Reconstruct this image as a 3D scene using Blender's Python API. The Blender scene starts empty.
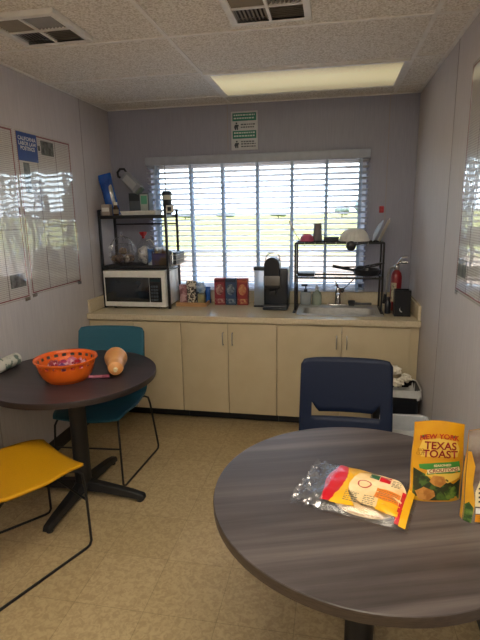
import bpy, bmesh, math, random
from mathutils import Vector, Matrix
random.seed(7)
PI = math.pi
COL = bpy.context.scene.collection
# ---------------------------------------------------------------- measured layout (metres)
XL, XR, YB, YN, H = -1.83, 0.598, 3.914, -1.7, 2.409
HC = 0.851            # counter top
YF = 3.339            # cabinet front
RES = (480, 640)

# ---------------------------------------------------------------- materials
def lin(hx):
    hx = hx.lstrip('#'); out = []
    for i in (0, 2, 4):
        c = int(hx[i:i+2], 16) / 255
        out.append(c / 12.92 if c <= .04045 else ((c + .055) / 1.055) ** 2.4)
    return (*out, 1)

MC = {}
def mat(name, hx, rough=.5, metal=0., spec=.5, alt=None, nscale=20., namt=(.35, .65), stretch=None, bump=0., bscale=None,
        bdist=.002, trans=0., alpha=1., coat=0., emit=None, estr=0., detail=4., sub=0.):
    if name in MC: return MC[name]
    m = bpy.data.materials.new(name); m.use_nodes = True; MC[name] = m
    nt = m.node_tree; N = nt.nodes; L = nt.links; b = N['Principled BSDF']
    b.inputs['Base Color'].default_value = lin(hx); b.inputs['Roughness'].default_value = rough
    b.inputs['Metallic'].default_value = metal; b.inputs['Specular IOR Level'].default_value = spec
    b.inputs['Transmission Weight'].default_value = trans; b.inputs['Alpha'].default_value = alpha
    b.inputs['Coat Weight'].default_value = coat; b.inputs['Coat Roughness'].default_value = .08
    if sub: b.inputs['Subsurface Weight'].default_value = sub; b.inputs['Subsurface Radius'].default_value = (.02, .01, .006)
    if emit: b.inputs['Emission Color'].default_value = lin(emit); b.inputs['Emission Strength'].default_value = estr
    tc = N.new('ShaderNodeTexCoord'); mp = N.new('ShaderNodeMapping'); L.new(tc.outputs['Object'], mp.inputs['Vector'])
    if stretch: mp.inputs['Scale'].default_value = stretch
    no = N.new('ShaderNodeTexNoise'); no.inputs['Scale'].default_value = nscale; no.inputs['Detail'].default_value = detail
    L.new(mp.outputs['Vector'], no.inputs['Vector'])
    cr = N.new('ShaderNodeValToRGB'); cr.color_ramp.elements[0].position = namt[0]; cr.color_ramp.elements[1].position = namt[1]
    cr.color_ramp.elements[0].color = lin(hx)
    if alt is None:
        c = lin(hx); cr.color_ramp.elements[1].color = (c[0]*.9, c[1]*.9, c[2]*.9, 1)
    else: cr.color_ramp.elements[1].color = lin(alt)
    L.new(no.outputs['Fac'], cr.inputs['Fac']); L.new(cr.outputs['Color'], b.inputs['Base Color'])
    if bump:
        bn = N.new('ShaderNodeTexNoise'); bn.inputs['Scale'].default_value = bscale or nscale; bn.inputs['Detail'].default_value = 3
        L.new(mp.outputs['Vector'], bn.inputs['Vector'])
        bp = N.new('ShaderNodeBump'); bp.inputs['Strength'].default_value = bump; bp.inputs['Distance'].default_value = bdist
        L.new(bn.outputs['Fac'], bp.inputs['Height']); L.new(bp.outputs['Normal'], b.inputs['Normal'])
    return m

def thin_clear(name, hx='#ffffff', gloss=.12, rough=.05, tint=.93, bump=0., bscale=30.):
    """clear film / pane: mostly transparent with a glossy surface"""
    if name in MC: return MC[name]
    m = bpy.data.materials.new(name); m.use_nodes = True; MC[name] = m
    nt = m.node_tree; N = nt.nodes; L = nt.links; N.remove(N['Principled BSDF'])
    t = N.new('ShaderNodeBsdfTransparent'); c = lin(hx); t.inputs['Color'].default_value = (c[0]*tint, c[1]*tint, c[2]*tint, 1)
    g = N.new('ShaderNodeBsdfGlossy'); g.inputs['Roughness'].default_value = rough
    mx = N.new('ShaderNodeMixShader'); mx.inputs['Fac'].default_value = gloss
    L.new(t.outputs[0], mx.inputs[1]); L.new(g.outputs[0], mx.inputs[2]); L.new(mx.outputs[0], N['Material Output'].inputs['Surface'])
    if bump:
        tc = N.new('ShaderNodeTexCoord'); bn = N.new('ShaderNodeTexNoise'); bn.inputs['Scale'].default_value = bscale
        L.new(tc.outputs['Object'], bn.inputs['Vector'])
        bp = N.new('ShaderNodeBump'); bp.inputs['Strength'].default_value = bump; bp.inputs['Distance'].default_value = .01
        L.new(bn.outputs['Fac'], bp.inputs['Height']); L.new(bp.outputs['Normal'], g.inputs['Normal'])
    return m

# ---------------------------------------------------------------- mesh helper
class MB:
    def __init__(self): self.v = []; self.f = []; self.mi = []; self.cur = 0
    def add(self, vs, fs):
        o = len(self.v); self.v += [tuple(x) for x in vs]
        for f in fs: self.f.append([o + i for i in f]); self.mi.append(self.cur)
        return self
    def box(self, x0, x1, y0, y1, z0, z1, M=None):
        vs = [Vector(p) for p in ((x0,y0,z0),(x1,y0,z0),(x1,y1,z0),(x0,y1,z0),(x0,y0,z1),(x1,y0,z1),(x1,y1,z1),(x0,y1,z1))]
        if M is not None: vs = [M @ v for v in vs]
        return self.add(vs, [(3,2,1,0),(4,5,6,7),(0,1,5,4),(1,2,6,5),(2,3,7,6),(3,0,4,7)])
    def rbox(self, x0, x1, y0, y1, z0, z1, r=.005, M=None, seg=3):
        """box with rounded edges"""
        bm = bmesh.new(); bmesh.ops.create_cube(bm, size=1)
        for v in bm.verts: v.co = Vector(((x0+x1)/2+v.co.x*(x1-x0), (y0+y1)/2+v.co.y*(y1-y0), (z0+z1)/2+v.co.z*(z1-z0)))
        bmesh.ops.bevel(bm, geom=list(bm.edges), offset=min(r, .49*min(x1-x0, y1-y0, z1-z0)), segments=seg, affect='EDGES', profile=.5)
        bm.verts.index_update()
        vs = [(M @ v.co if M is not None else v.co.copy()) for v in bm.verts]; fs = [[v.index for v in f.verts] for f in bm.faces]
        bm.free(); return self.add(vs, fs)
    def tube(self, pts, r, n=8, closed=False, cap=True):
        P = [Vector(p) for p in pts]; k = len(P); rr = r if isinstance(r, (list, tuple)) else [r]*k
        T = []
        for i in range(k):
            a = P[(i-1) % k] if (i > 0 or closed) else P[i]; b = P[(i+1) % k] if (i < k-1 or closed) else P[i]
            T.append((b-a).normalized() if (b-a).length > 1e-9 else Vector((0,0,1)))
        u = T[0].orthogonal().normalized(); vs = []
        for i in range(k):
            u = (u - T[i]*u.dot(T[i])); u = u.normalized() if u.length > 1e-6 else T[i].orthogonal().normalized()
            w = T[i].cross(u)
            for j in range(n):
                a = 2*PI*j/n; vs.append(P[i] + (u*math.cos(a) + w*math.sin(a))*rr[i])
        fs = []
        for i in range(k if closed else k-1):
            i2 = (i+1) % k
            for j in range(n): j2 = (j+1) % n; fs.append((i*n+j, i*n+j2, i2*n+j2, i2*n+j))
        if cap and not closed: fs.append(tuple(range(n))[::-1]); fs.append(tuple((k-1)*n+j for j in range(n)))
        return self.add(vs, fs)
    def cyl(self, p0, p1, r0, r1=None, n=20): return self.tube([p0, p1], [r0, r0 if r1 is None else r1], n)
    def lathe(self, prof, c=(0,0,0), n=32, M=None, skip=None, cap0=False, cap1=False, wob=None):
        """profile [(r,z)] turned about z through c; skip(i,j) leaves a face out"""
        vs = []; c = Vector(c)
        for i, (r, z) in enumerate(prof):
            for j in range(n):
                a = 2*PI*j/n; q = r*(wob(a, i) if wob else 1)
                p = Vector((q*math.cos(a), q*math.sin(a), z)); vs.append((M @ p if M is not None else p) + c)
        fs = []
        for i in range(len(prof)-1):
            for j in range(n):
                if skip and skip(i, j): continue
                j2 = (j+1) % n; fs.append((i*n+j, i*n+j2, (i+1)*n+j2, (i+1)*n+j))
        if cap0: fs.append(tuple(range(n))[::-1])
        if cap1: fs.append(tuple((len(prof)-1)*n+j for j in range(n)))
        return self.add(vs, fs)
    def ell(self, c, rx, ry, rz, n=20, m=12, M=None, fn=None):
        vs = []; fs = []; c = Vector(c)
        for i in range(m+1):
            t = PI*i/m
            for j in range(n):
                a = 2*PI*j/n; p = Vector((rx*math.sin(t)*math.cos(a), ry*math.sin(t)*math.sin(a), -rz*math.cos(t)))
                if fn: p = fn(p)
                vs.append((M @ p if M is not None else p) + c)
        for i in range(m):
            for j in range(n): j2 = (j+1) % n; fs.append((i*n+j, i*n+j2, (i+1)*n+j2, (i+1)*n+j))
        return self.add(vs, fs)
    def grid(self, fn, nu, nv, skip=None):
        vs = [fn(i/nu, j/nv) for j in range(nv+1) for i in range(nu+1)]
        fs = [(j*(nu+1)+i, j*(nu+1)+i+1, (j+1)*(nu+1)+i+1, (j+1)*(nu+1)+i) for j in range(nv) for i in range(nu) if not (skip and skip(i, j))]
        return self.add(vs, fs)
    def prism(self, poly, z0, z1, M=None):
        n = len(poly); vs = [Vector((x, y, z0)) for x, y in poly] + [Vector((x, y, z1)) for x, y in poly]
        if M is not None: vs = [M @ v for v in vs]
        return self.add(vs, [tuple(range(n))[::-1], tuple(range(n, 2*n))] + [(i, (i+1) % n, n+(i+1) % n, n+i) for i in range(n)])
    def build(self, name, m, parent=None, smooth=True, solid=0., bevel=0., subd=0, weld=True, angle=40):
        me = bpy.data.meshes.new(name); me.from_pydata(self.v, [], self.f)
        bm = bmesh.new(); bm.from_mesh(me); bm.faces.ensure_lookup_table()
        for f, k in zip(bm.faces, self.mi): f.material_index = k
        if weld: bmesh.ops.remove_doubles(bm, verts=bm.verts, dist=1e-5)
        bmesh.ops.recalc_face_normals(bm, faces=bm.faces)
        if smooth:
            for f in bm.faces: f.smooth = True
            lim = math.radians(angle)
            for e in bm.edges:
                if len(e.link_faces) == 2 and e.calc_face_angle(0) > lim: e.smooth = False
        bm.to_mesh(me); bm.free()
        for k in (m if isinstance(m, (list, tuple)) else [m]): me.materials.append(k)
        o = bpy.data.objects.new(name, me); COL.objects.link(o)
        if parent is not None: o.parent = parent
        if solid: s = o.modifiers.new('s', 'SOLIDIFY'); s.thickness = solid; s.offset = 0
        if bevel: s = o.modifiers.new('b', 'BEVEL'); s.width = bevel; s.segments = 2; s.limit_method = 'ANGLE'
        if subd: s = o.modifiers.new('d', 'SUBSURF'); s.levels = subd; s.render_levels = subd
        return o

def tag(o, label=None, cat=None, group=None, kind=None):
    if label: o['label'] = label
    if cat: o['category'] = cat
    if group: o['group'] = group
    if kind: o['kind'] = kind
    return o
def thing(name, label, cat, loc=(0,0,0), rz=0., group=None):
    o = bpy.data.objects.new(name, None); COL.objects.link(o); o.empty_display_size = .05
    o.location = loc; o.rotation_euler = (0, 0, rz)
    return tag(o, label, cat, group)
def struct(name, mb, m, parent=None, **k):
    o = mb.build(name, m, parent, **k); o['kind'] = 'structure'; return o
def copy_thing(root, loc, rz, label=None):
    r = root.copy(); COL.objects.link(r); r.location = loc; r.rotation_euler = (0, 0, rz)
    if label: r['label'] = label
    for ch in list(root.children):
        c = ch.copy(); COL.objects.link(c); c.parent = r
        for g in ch.children:
            d = g.copy(); COL.objects.link(d); d.parent = c
    return r
def lettering(s, size, fn, name, m, parent, bold=0., align='CENTER', sx=1., thick=.0004):
    """letters as a mesh; fn maps (u,v) in the text plane to a point"""
    cu = bpy.data.curves.new('t', 'FONT'); cu.body = s; cu.size = size; cu.align_x = align; cu.align_y = 'CENTER'; cu.offset = bold
    cu.resolution_u = 3; cu.space_line = .9
    t = bpy.data.objects.new('t', cu); COL.objects.link(t)
    bpy.context.view_layer.update()
    me = bpy.data.meshes.new_from_object(t.evaluated_get(bpy.context.evaluated_depsgraph_get()))
    bpy.data.objects.remove(t); bpy.data.curves.remove(cu)
    for v in me.vertices: v.co = fn(v.co.x*sx, v.co.y)
    me.materials.clear(); me.materials.append(m); me.name = name
    o = bpy.data.objects.new(name, me); COL.objects.link(o); o.parent = parent
    return o
def rotz(a): return Matrix.Rotation(a, 4, 'Z')
def frame(origin, ex, ey):
    ex = Vector(ex).normalized(); ey = Vector(ey); ey = (ey - ex*ey.dot(ex)).normalized(); ez = ex.cross(ey)
    M = Matrix((ex, ey, ez)).transposed().to_4x4(); M.translation = Vector(origin); return M

# ---------------------------------------------------------------- palette
M_black = mat('black_metal', '#17181b', .45, nscale=30)
M_chrome = mat('chrome', '#c8c8c8', .18, metal=1)
M_steel = mat('brushed_steel', '#b4b4b2', .28, metal=1, alt='#9a9a98', nscale=30, stretch=(1, 30, 1))
M_beige = mat('cabinet_laminate', '#c4b698', .42, alt='#beaf90', nscale=6)
M_counter = mat('counter_laminate', '#d3c7ac', .25, alt='#c9bc9f', nscale=90)
M_white = mat('white_plastic', '#e6e6e2', .4)
M_offwhite = mat('off_white_paint', '#e6e5df', .5)
M_dark = mat('dark_plastic', '#1a1e26', .4)
M_red = mat('red_plastic', '#b01722', .4)
M_glass = thin_clear('window_glass', '#f4fbff', .05, .02, .97)
M_film = thin_clear('clear_film', '#fbfbfb', .07, .3, .985, bump=.25, bscale=60)
M_clear = thin_clear('clear_plastic', '#eef4f6', .12, .12, .9)

# wall: linen vinyl with fine vertical weave
def wall_mat(name, hx, alt):
    return mat(name, hx, .62, spec=.3, alt=alt, nscale=9, namt=(.3, .7), stretch=(14, 14, .8), bump=.25, bscale=40, bdist=.001)
M_wall = wall_mat('wall_linen_vinyl', '#c4bfbf', '#bab5b6')
M_ceil = mat('ceiling_board', '#f6f2ea', .85, spec=.1, alt='#cdc5b7', nscale=120, namt=(.42, .66), bump=1., bscale=120, bdist=.008)
M_grid = mat('ceiling_grid_paint', '#f4f1ea', .5)
M_base = mat('navy_cove_base', '#10151f', .4)

def floor_mat():
    m = bpy.data.materials.new('vinyl_floor_tiles'); m.use_nodes = True; nt = m.node_tree; N = nt.nodes; L = nt.links; b = N['Principled BSDF']
    tc = N.new('ShaderNodeTexCoord'); mp = N.new('ShaderNodeMapping'); L.new(tc.outputs['Object'], mp.inputs['Vector'])
    mp.inputs['Location'].default_value = (.4157, -1.544, 0)
    br = N.new('ShaderNodeTexBrick'); br.offset = 0; br.squash = 1; br.inputs['Scale'].default_value = 1
    br.inputs['Brick Width'].default_value = .305; br.inputs['Row Height'].default_value = .305
    br.inputs['Mortar Size'].default_value = .0016; br.inputs['Mortar Smooth'].default_value = .3
    br.inputs['Color1'].default_value = lin('#b8a684'); br.inputs['Color2'].default_value = lin('#b19f7c'); br.inputs['Mortar'].default_value = lin('#978868')
    L.new(mp.outputs['Vector'], br.inputs['Vector'])
    n1 = N.new('ShaderNodeTexNoise'); n1.inputs['Scale'].default_value = 46; n1.inputs['Detail'].default_value = 6; n1.inputs['Distortion'].default_value = 1.2
    n2 = N.new('ShaderNodeTexNoise'); n2.inputs['Scale'].default_value = .5; n2.inputs['Detail'].default_value = 3
    for n in (n1, n2): L.new(tc.outputs['Object'], n.inputs['Vector'])
    r1 = N.new('ShaderNodeValToRGB'); r1.color_ramp.elements[0].position = .38; r1.color_ramp.elements[0].color = (.8, .76, .7, 1)
    r1.color_ramp.elements[1].position = .6; r1.color_ramp.elements[1].color = (1.05, 1.04, 1.0, 1); L.new(n1.outputs['Fac'], r1.inputs['Fac'])
    r2 = N.new('ShaderNodeValToRGB'); r2.color_ramp.elements[0].position = .3; r2.color_ramp.elements[0].color = (.86, .84, .8, 1)
    r2.color_ramp.elements[1].position = .7; r2.color_ramp.elements[1].color = (1, 1, 1, 1); L.new(n2.outputs['Fac'], r2.inputs['Fac'])
    a = N.new('ShaderNodeMix'); a.data_type = 'RGBA'; a.blend_type = 'MULTIPLY'; a.inputs[0].default_value = 1
    c = N.new('ShaderNodeMix'); c.data_type = 'RGBA'; c.blend_type = 'MULTIPLY'; c.inputs[0].default_value = 1
    L.new(br.outputs['Color'], a.inputs[6]); L.new(r1.outputs['Color'], a.inputs[7]); L.new(a.outputs[2], c.inputs[6]); L.new(r2.outputs['Color'], c.inputs[7])
    L.new(c.outputs[2], b.inputs['Base Color']); b.inputs['Roughness'].default_value = .36
    bp = N.new('ShaderNodeBump'); bp.inputs['Strength'].default_value = .12; bp.inputs['Distance'].default_value = .002
    L.new(n1.outputs['Fac'], bp.inputs['Height']); L.new(bp.outputs['Normal'], b.inputs['Normal'])
    return m

# ================================================================ THE SETTING
WX0, WX1, WZ0, WZ1 = -1.485, 0.242, 0.965, 1.985        # window opening
T = .12
struct('floor', MB().box(XL-.1, XR+.1, YN-.1, YB+T, -.08, 0), floor_mat(), smooth=False)
struct('ceiling', MB().box(XL-.1, XR+.1, YN-.1, YB+T, H+.003, H+.1), M_ceil, smooth=False)
struct('wall_left', MB().box(XL-T, XL, YN-.1, YB+T, 0, H+.05), M_wall, smooth=False)
struct('wall_right', MB().box(XR, XR+T, YN-.1, YB+T, 0, H+.05), M_wall, smooth=False)
struct('wall_front', MB().box(XL, XR, YN-T, YN, 0, H+.05), M_wall, smooth=False)
w = MB()
w.box(XL, WX0, YB, YB+T, 0, H+.05); w.box(WX1, XR, YB, YB+T, 0, H+.05)
w.box(WX0, WX1, YB, YB+T, 0, WZ0); w.box(WX0, WX1, YB, YB+T, WZ1, H+.05)
struct('wall_back', w, wall_mat('wall_linen_vinyl_back_shaded', '#a2a4b3', '#9a9cab'), smooth=False)  # same vinyl as the side walls, with bluish backlit shade put into its colour
# wall panel joints
M_seam = mat('panel_joint', '#a39d9c', .6)
k = 1
for x in (-.83, .39):
    if x > 0: struct('trim_%d' % k, MB().box(x-.003, x+.003, YB-.002, YB, HC+.1, H), M_seam, smooth=False)
    else: struct('trim_%d' % k, MB().box(x-.003, x+.003, YB-.002, YB, 2.06, H), M_seam, smooth=False)
    k += 1
for y in (2.79, 1.57): struct('trim_%d' % k, MB().box(XR-.002, XR, y-.003, y+.003, .1, H), M_seam, smooth=False); k += 1
for y in (3.45, 2.23): struct('trim_%d' % k, MB().box(XL, XL+.002, y-.003, y+.003, .1, H), M_seam, smooth=False); k += 1
struct('baseboard_left', MB().box(XL, XL+.006, YN, YF+.1, 0, .1), M_base, smooth=False)
struct('baseboard_right', MB().box(XR-.006, XR, YN, YF+.1, 0, .1), M_base, smooth=False)
# ceiling grid: two rails along the room, cross tees every two feet, wall angles
XA, XB, C1, TW = -.804, .416, 2.436, .61
g = MB()
for x in (XA, XB): g.box(x-.010, x+.010, YN, YB, H-.003, H+.005)
struct('trim_%d' % k, g, M_grid, smooth=False); k += 1
g = MB()
for i in range(-6, 3):
    y = C1 + TW*i
    if YN < y < YB: g.box(XL, XR, y-.007, y+.007, H-.003, H+.005)
struct('trim_%d' % k, g, M_grid, smooth=False); k += 1
g = MB(); g.box(XL, XL+.018, YN, YB, H-.003, H+.005); g.box(XR-.018, XR, YN, YB, H-.003, H+.005)
g.box(XL, XR, YB-.018, YB, H-.003, H+.005); g.box(XL, XR, YN, YN+.018, H-.003, H+.005)
struct('trim_%d' % k, g, M_grid, smooth=False); k += 1
# window: vinyl frame, meeting rail, two panes
M_vinyl = mat('white_vinyl', '#e8e9ea', .4)
f = MB(); y0, y1 = YB+.05, YB+.1
f.box(WX0, WX1, y0, y1, WZ0, WZ0+.04); f.box(WX0, WX1, y0, y1, WZ1-.04, WZ1); f.box(WX0, WX0+.04, y0, y1, WZ0, WZ1); f.box(WX1-.04, WX1, y0, y1, WZ0, WZ1)
f.box(WX0, WX1, y0, y1, 1.258, 1.282)
win = struct('window_1', f, M_vinyl, smooth=False)
struct('window_pane', MB().box(WX0+.04, WX1-.04, YB+.073, YB+.077, WZ0+.04, 1.258), M_glass, win, smooth=False)
struct('window_pane', MB().box(WX0+.04, WX1-.04, YB+.073, YB+.077, 1.282, WZ1-.04), M_glass, win, smooth=False)

# outside: dirt lot, field, trees on the horizon
def ground_mat():
    m = bpy.data.materials.new('dirt_and_field'); m.use_nodes = True; nt = m.node_tree; N = nt.nodes; L = nt.links; b = N['Principled BSDF']
    tc = N.new('ShaderNodeTexCoord'); sp = N.new('ShaderNodeSeparateXYZ'); L.new(tc.outputs['Object'], sp.inputs[0])
    no = N.new('ShaderNodeTexNoise'); no.inputs['Scale'].default_value = .35; no.inputs['Detail'].default_value = 5; L.new(tc.outputs['Object'], no.inputs['Vector'])
    ad = N.new('ShaderNodeMath'); ad.operation = 'MULTIPLY_ADD'; ad.inputs[1].default_value = 7; L.new(no.outputs['Fac'], ad.inputs[0]); L.new(sp.outputs['Y'], ad.inputs[2])
    mr = N.new('ShaderNodeMapRange'); mr.inputs[1].default_value = 28; mr.inputs[2].default_value = 34; L.new(ad.outputs[0], mr.inputs[0])
    n2 = N.new('ShaderNodeTexNoise'); n2.inputs['Scale'].default_value = 1.6; n2.inputs['Detail'].default_value = 6; L.new(tc.outputs['Object'], n2.inputs['Vector'])
    d = N.new('ShaderNodeValToRGB'); d.color_ramp.elements[0].color = lin('#7d6858'); d.color_ramp.elements[1].color = lin('#8d7a6c'); L.new(n2.outputs['Fac'], d.inputs['Fac'])
    d.color_ramp.elements[0].position = .35; d.color_ramp.elements[1].position = .65
    gcol = N.new('ShaderNodeValToRGB'); gcol.color_ramp.elements[0].color = lin('#7c7a3e'); gcol.color_ramp.elements[1].color = lin('#86804a'); L.new(no.outputs['Fac'], gcol.inputs['Fac'])
    mx = N.new('ShaderNodeMix'); mx.data_type = 'RGBA'; L.new(mr.outputs[0], mx.inputs[0]); L.new(d.outputs[0], mx.inputs[6]); L.new(gcol.outputs[0], mx.inputs[7])
    L.new(mx.outputs[2], b.inputs['Base Color']); b.inputs['Roughness'].default_value = 1.0; b.inputs['Specular IOR Level'].default_value = .1
    return m
struct('ground', MB().box(-300, 300, YB+.3, 600, -1.0, -.7), ground_mat(), smooth=False)
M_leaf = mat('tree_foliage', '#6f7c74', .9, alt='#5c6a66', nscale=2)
M_bark = mat('tree_bark', '#5a5148', .9)
tr = 0
for (x, y, h, wd, lab) in ((10, 170, 6.5, 6, 'broad hazy tree on the horizon, beyond the right part of the blinds'),
                           (3, 176, 4.6, 5, 'low hazy tree on the horizon just left of the broad tree'),
                           (17, 182, 5, 5, 'rounded hazy tree on the horizon behind the leaning plate'),
                           (-42, 190, 3.2, 8, 'low wide hazy tree on the horizon beyond the left part of the blinds'),
                           (-60, 195, 3.0, 7, 'farthest left hazy tree seen over the metal shelf'),
                           (-22, 200, 2.6, 7, 'small hazy tree on the horizon beyond the middle of the blinds')):
    t = thing('distant_tree', lab, 'tree', (x, y, -.7))
    MB().tube([(0,0,-.05), (0,0,h*.5)], [.3, .2], 8).build('trunk', M_bark, t)
    c = MB()
    for q in range(9):
        a = q*2.4; c.ell((math.cos(a)*wd*.28, math.sin(a)*wd*.28, h*(.5+.22*((q*.37) % 1))), wd*.25, wd*.25, h*.26, 10, 7,
                         fn=lambda p: p*(1+.12*math.sin(p.x*5)*math.sin(p.z*6+p.y*4)))
    c.build('crown', M_leaf, t)

# ================================================================ WINDOW BLIND
bl = thing('window_blind', 'white horizontal slat blind covering the window, slats open', 'blind', (0, YB, 0))
BX0, BX1 = -1.505, .262
def translucent(name, hx, fac, rough=.45):
    m = mat(name, hx, rough); nt = m.node_tree; N = nt.nodes; L = nt.links
    tb = N.new('ShaderNodeBsdfTranslucent'); tb.inputs['Color'].default_value = lin(hx); mx = N.new('ShaderNodeMixShader'); mx.inputs[0].default_value = fac
    L.new(N['Principled BSDF'].outputs[0], mx.inputs[1]); L.new(tb.outputs[0], mx.inputs[2]); L.new(mx.outputs[0], N['Material Output'].inputs['Surface'])
    return m
M_slat = translucent('blind_slat', '#f0f1f4', .42)
MB().rbox(BX0, BX1, -.062, -.001, 1.965, 2.03, .004).build('valance', mat('blind_valance', '#a9b0be', .5), bl)
s = MB(); nsl = 24; zt, zb = 1.948, .985; tl = math.radians(16)
for i in range(nsl):
    z = zt + (zb-zt)*i/(nsl-1)
    def fs(u, v, z=z):
        t = (v-.5)*.05; return (BX0+.008+(BX1-BX0-.016)*u, -.032 + t*math.cos(tl), z - t*math.sin(tl) + .0025*(1-(2*v-1)**2))
    s.grid(fs, 1, 4)
s.build('slats', M_slat, bl, solid=.0028, weld=False)
MB().rbox(BX0+.008, BX1-.008, -.057, -.008, .955, .972, .004).build('bottom_rail', M_slat, bl)
M_tape = translucent('ladder_tape', '#c3d0de', .5, .8)
for x in (-1.42, -1.131, -.87, -.591, -.32, -.056, .195):
    t = MB(); t.box(x-.011, x+.011, -.0605, -.0595, .96, 1.966); t.box(x-.011, x+.011, -.005, -.004, .96, 1.966)
    t.build('ladder_tape', M_tape, bl, smooth=False)
MB().tube([(-1.34, -.066, 1.965), (-1.342, -.068, 1.25)], .004, 6).build('tilt_wand', mat('wand', '#9aa0a6', .4), bl)

# ================================================================ CEILING FIXTURES
def troffer(name, x0, x1, y0, y1, label, strength, cname, emc='#fff3de'):
    t = thing(name, label, 'ceiling light', ((x0+x1)/2, (y0+y1)/2, H-.0085))
    w, d = (x1-x0)/2, (y1-y0)/2
    f = MB(); e = .03
    for (a, b, c, dd) in ((-w, w, -d, -d+e), (-w, w, d-e, d), (-w, -w+e, -d+e, d-e), (w-e, w, -d+e, d-e)): f.box(a, b, c, dd, -.004, .011)
    f.build('frame', M_grid, t, smooth=False)
    MB().rbox(-w+e, w-e, -d+e, d-e, .0, .010, .003).build('diffuser', mat(cname, '#e8e2c6', .35, emit=emc, estr=strength, nscale=60), t)
    m = MC[cname]
    if 'tubes' not in m:
        m['tubes'] = 1; nt = m.node_tree; N = nt.nodes; L = nt.links; b = N['Principled BSDF']
        tc = N.new('ShaderNodeTexCoord'); sx = N.new('ShaderNodeSeparateXYZ'); L.new(tc.outputs['Object'], sx.inputs[0])
        ab = N.new('ShaderNodeMath'); ab.operation = 'ABSOLUTE'; L.new(sx.outputs['Y'], ab.inputs[0])
        mr = N.new('ShaderNodeMapRange'); mr.inputs[1].default_value = .05; mr.inputs[2].default_value = .27; mr.inputs[3].default_value = strength*1.15; mr.inputs[4].default_value = strength*.55
        mr.interpolation_type = 'SMOOTHSTEP'; L.new(ab.outputs[0], mr.inputs[0]); L.new(mr.outputs[0], b.inputs['Emission Strength'])
    return t
troffer('ceiling_light', XA+.012, XB-.012, C1+TW+.011, C1+2*TW-.011, 'fluorescent panel light set in the ceiling above the window', .25, 'diffuser_dim', '#ffedb8')
troffer('ceiling_light', XA+.012, XB-.012, C1-3*TW+.011, C1-2*TW-.011, 'added unseen fill panel light in the ceiling over the middle of the room', 12, 'diffuser_fill')  # added lamp out of view, brightens the interior beyond the window light
troffer('ceiling_light', XA+.012, XB-.012, C1-6*TW+.011, C1-5*TW-.011, 'added unseen fill panel light in the ceiling at the near end of the room', 12, 'diffuser_fill')  # second added fill panel, unseen behind the camera

def vent(x, y, label):
    t = thing('ceiling_vent', label, 'air vent', (x, y, H-.0085)); w = .175
    f = MB(); e = .03
    for (a, b, c, d) in ((-w, w, -w, -w+e), (-w, w, w-e, w), (-w, -w+e, -w+e, w-e), (w-e, w, -w+e, w-e)): f.rbox(a, b, c, d, -.012, .011, .003)
    f.box(-.006, .006, -w+e, w-e, -.011, .006); f.box(-w+e, w-e, -.006, .006, -.011, .006)
    f.build('frame', M_offwhite, t)
    MB().box(-w+e, w-e, -w+e, w-e, .008, .0115).build('duct', mat('duct_dark', '#38342f', .8), t, smooth=False)
    L = w-e-.006
    for qx, qy, ax in ((-1, -1, 0), (1, -1, 1), (-1, 1, 1), (1, 1, 0)):
        l = MB(); n = 8
        for i in range(n):
            c = .006 + L*(i+.5)/n
            def fl(u, v, c=c):
                a = .006+L*u; t2 = (v-.5)*.014
                p = (a, c + t2*.8) if ax == 0 else (c + t2*.8, a)
                return (qx*p[0], qy*p[1], -.002 + t2*.55)
            l.grid(fl, 1, 1)
        l.build('louver', mat('louver_paint', '#8c867c', .5), t, solid=.0015, weld=False, smooth=False)
    return t
vent(-1.318, 2.178, 'square four-way ceiling vent nearer the left wall')
vent(-.286, 2.15, 'square four-way ceiling vent above the middle of the room')

# ================================================================ WALL POSTERS AND SIGN
def laminate(name, hx, alt=None, rows=False):
    """glossy wavy laminate over print"""
    m = mat(name, hx, .35, alt=alt, nscale=30)
    nt = m.node_tree; N = nt.nodes; L = nt.links; b = N['Principled BSDF']
    b.inputs['Coat Weight'].default_value = 1; b.inputs['Coat IOR'].default_value = 1.9; b.inputs['Coat Roughness'].default_value = .03
    ge = N.new('ShaderNodeNewGeometry'); mp = N.new('ShaderNodeMapping'); mp.inputs['Scale'].default_value = (1, 1.6, 1.3); L.new(ge.outputs['Position'], mp.inputs['Vector'])
    bn = N.new('ShaderNodeTexNoise'); bn.inputs['Scale'].default_value = 4; bn.inputs['Detail'].default_value = 1.2; L.new(mp.outputs['Vector'], bn.inputs['Vector'])
    bp = N.new('ShaderNodeBump'); bp.inputs['Strength'].default_value = .3; bp.inputs['Distance'].default_value = .012
    L.new(bn.outputs['Fac'], bp.inputs['Height']); L.new(bp.outputs['Normal'], b.inputs['Coat Normal'])
    if rows:
        tc = N.new('ShaderNodeTexCoord')
        br = N.new('ShaderNodeTexBrick'); br.offset = .4; br.inputs['Scale'].default_value = 1
        br.inputs['Brick Width'].default_value = .13; br.inputs['Row Height'].default_value = .011; br.inputs['Mortar Size'].default_value = .0035
        br.inputs['Mortar Smooth'].default_value = .4; br.inputs['Color1'].default_value = lin('#a9a39d'); br.inputs['Color2'].default_value = lin('#b5afa8'); br.inputs['Mortar'].default_value = lin(hx)
        mp2 = N.new('ShaderNodeMapping'); mp2.inputs['Rotation'].default_value = (0, PI/2, 0)
        sx = N.new('ShaderNodeSeparateXYZ'); cx = N.new('ShaderNodeCombineXYZ'); L.new(tc.outputs['Object'], sx.inputs[0])
        L.new(sx.outputs['Y'], cx.inputs['X']); L.new(sx.outputs['Z'], cx.inputs['Y']); L.new(cx.outputs[0], br.inputs['Vector'])
        L.new(br.outputs['Color'], b.inputs['Base Color'])
    return m
M_pap = laminate('laminated_poster_text', '#cbc7c1', rows=True)
M_pred = laminate('poster_border_red', '#8a3b45'); M_pblue = laminate('poster_header_blue', '#1f4a94'); M_pdark = laminate('poster_photo_dark', '#2f3331', '#6d716c')
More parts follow.
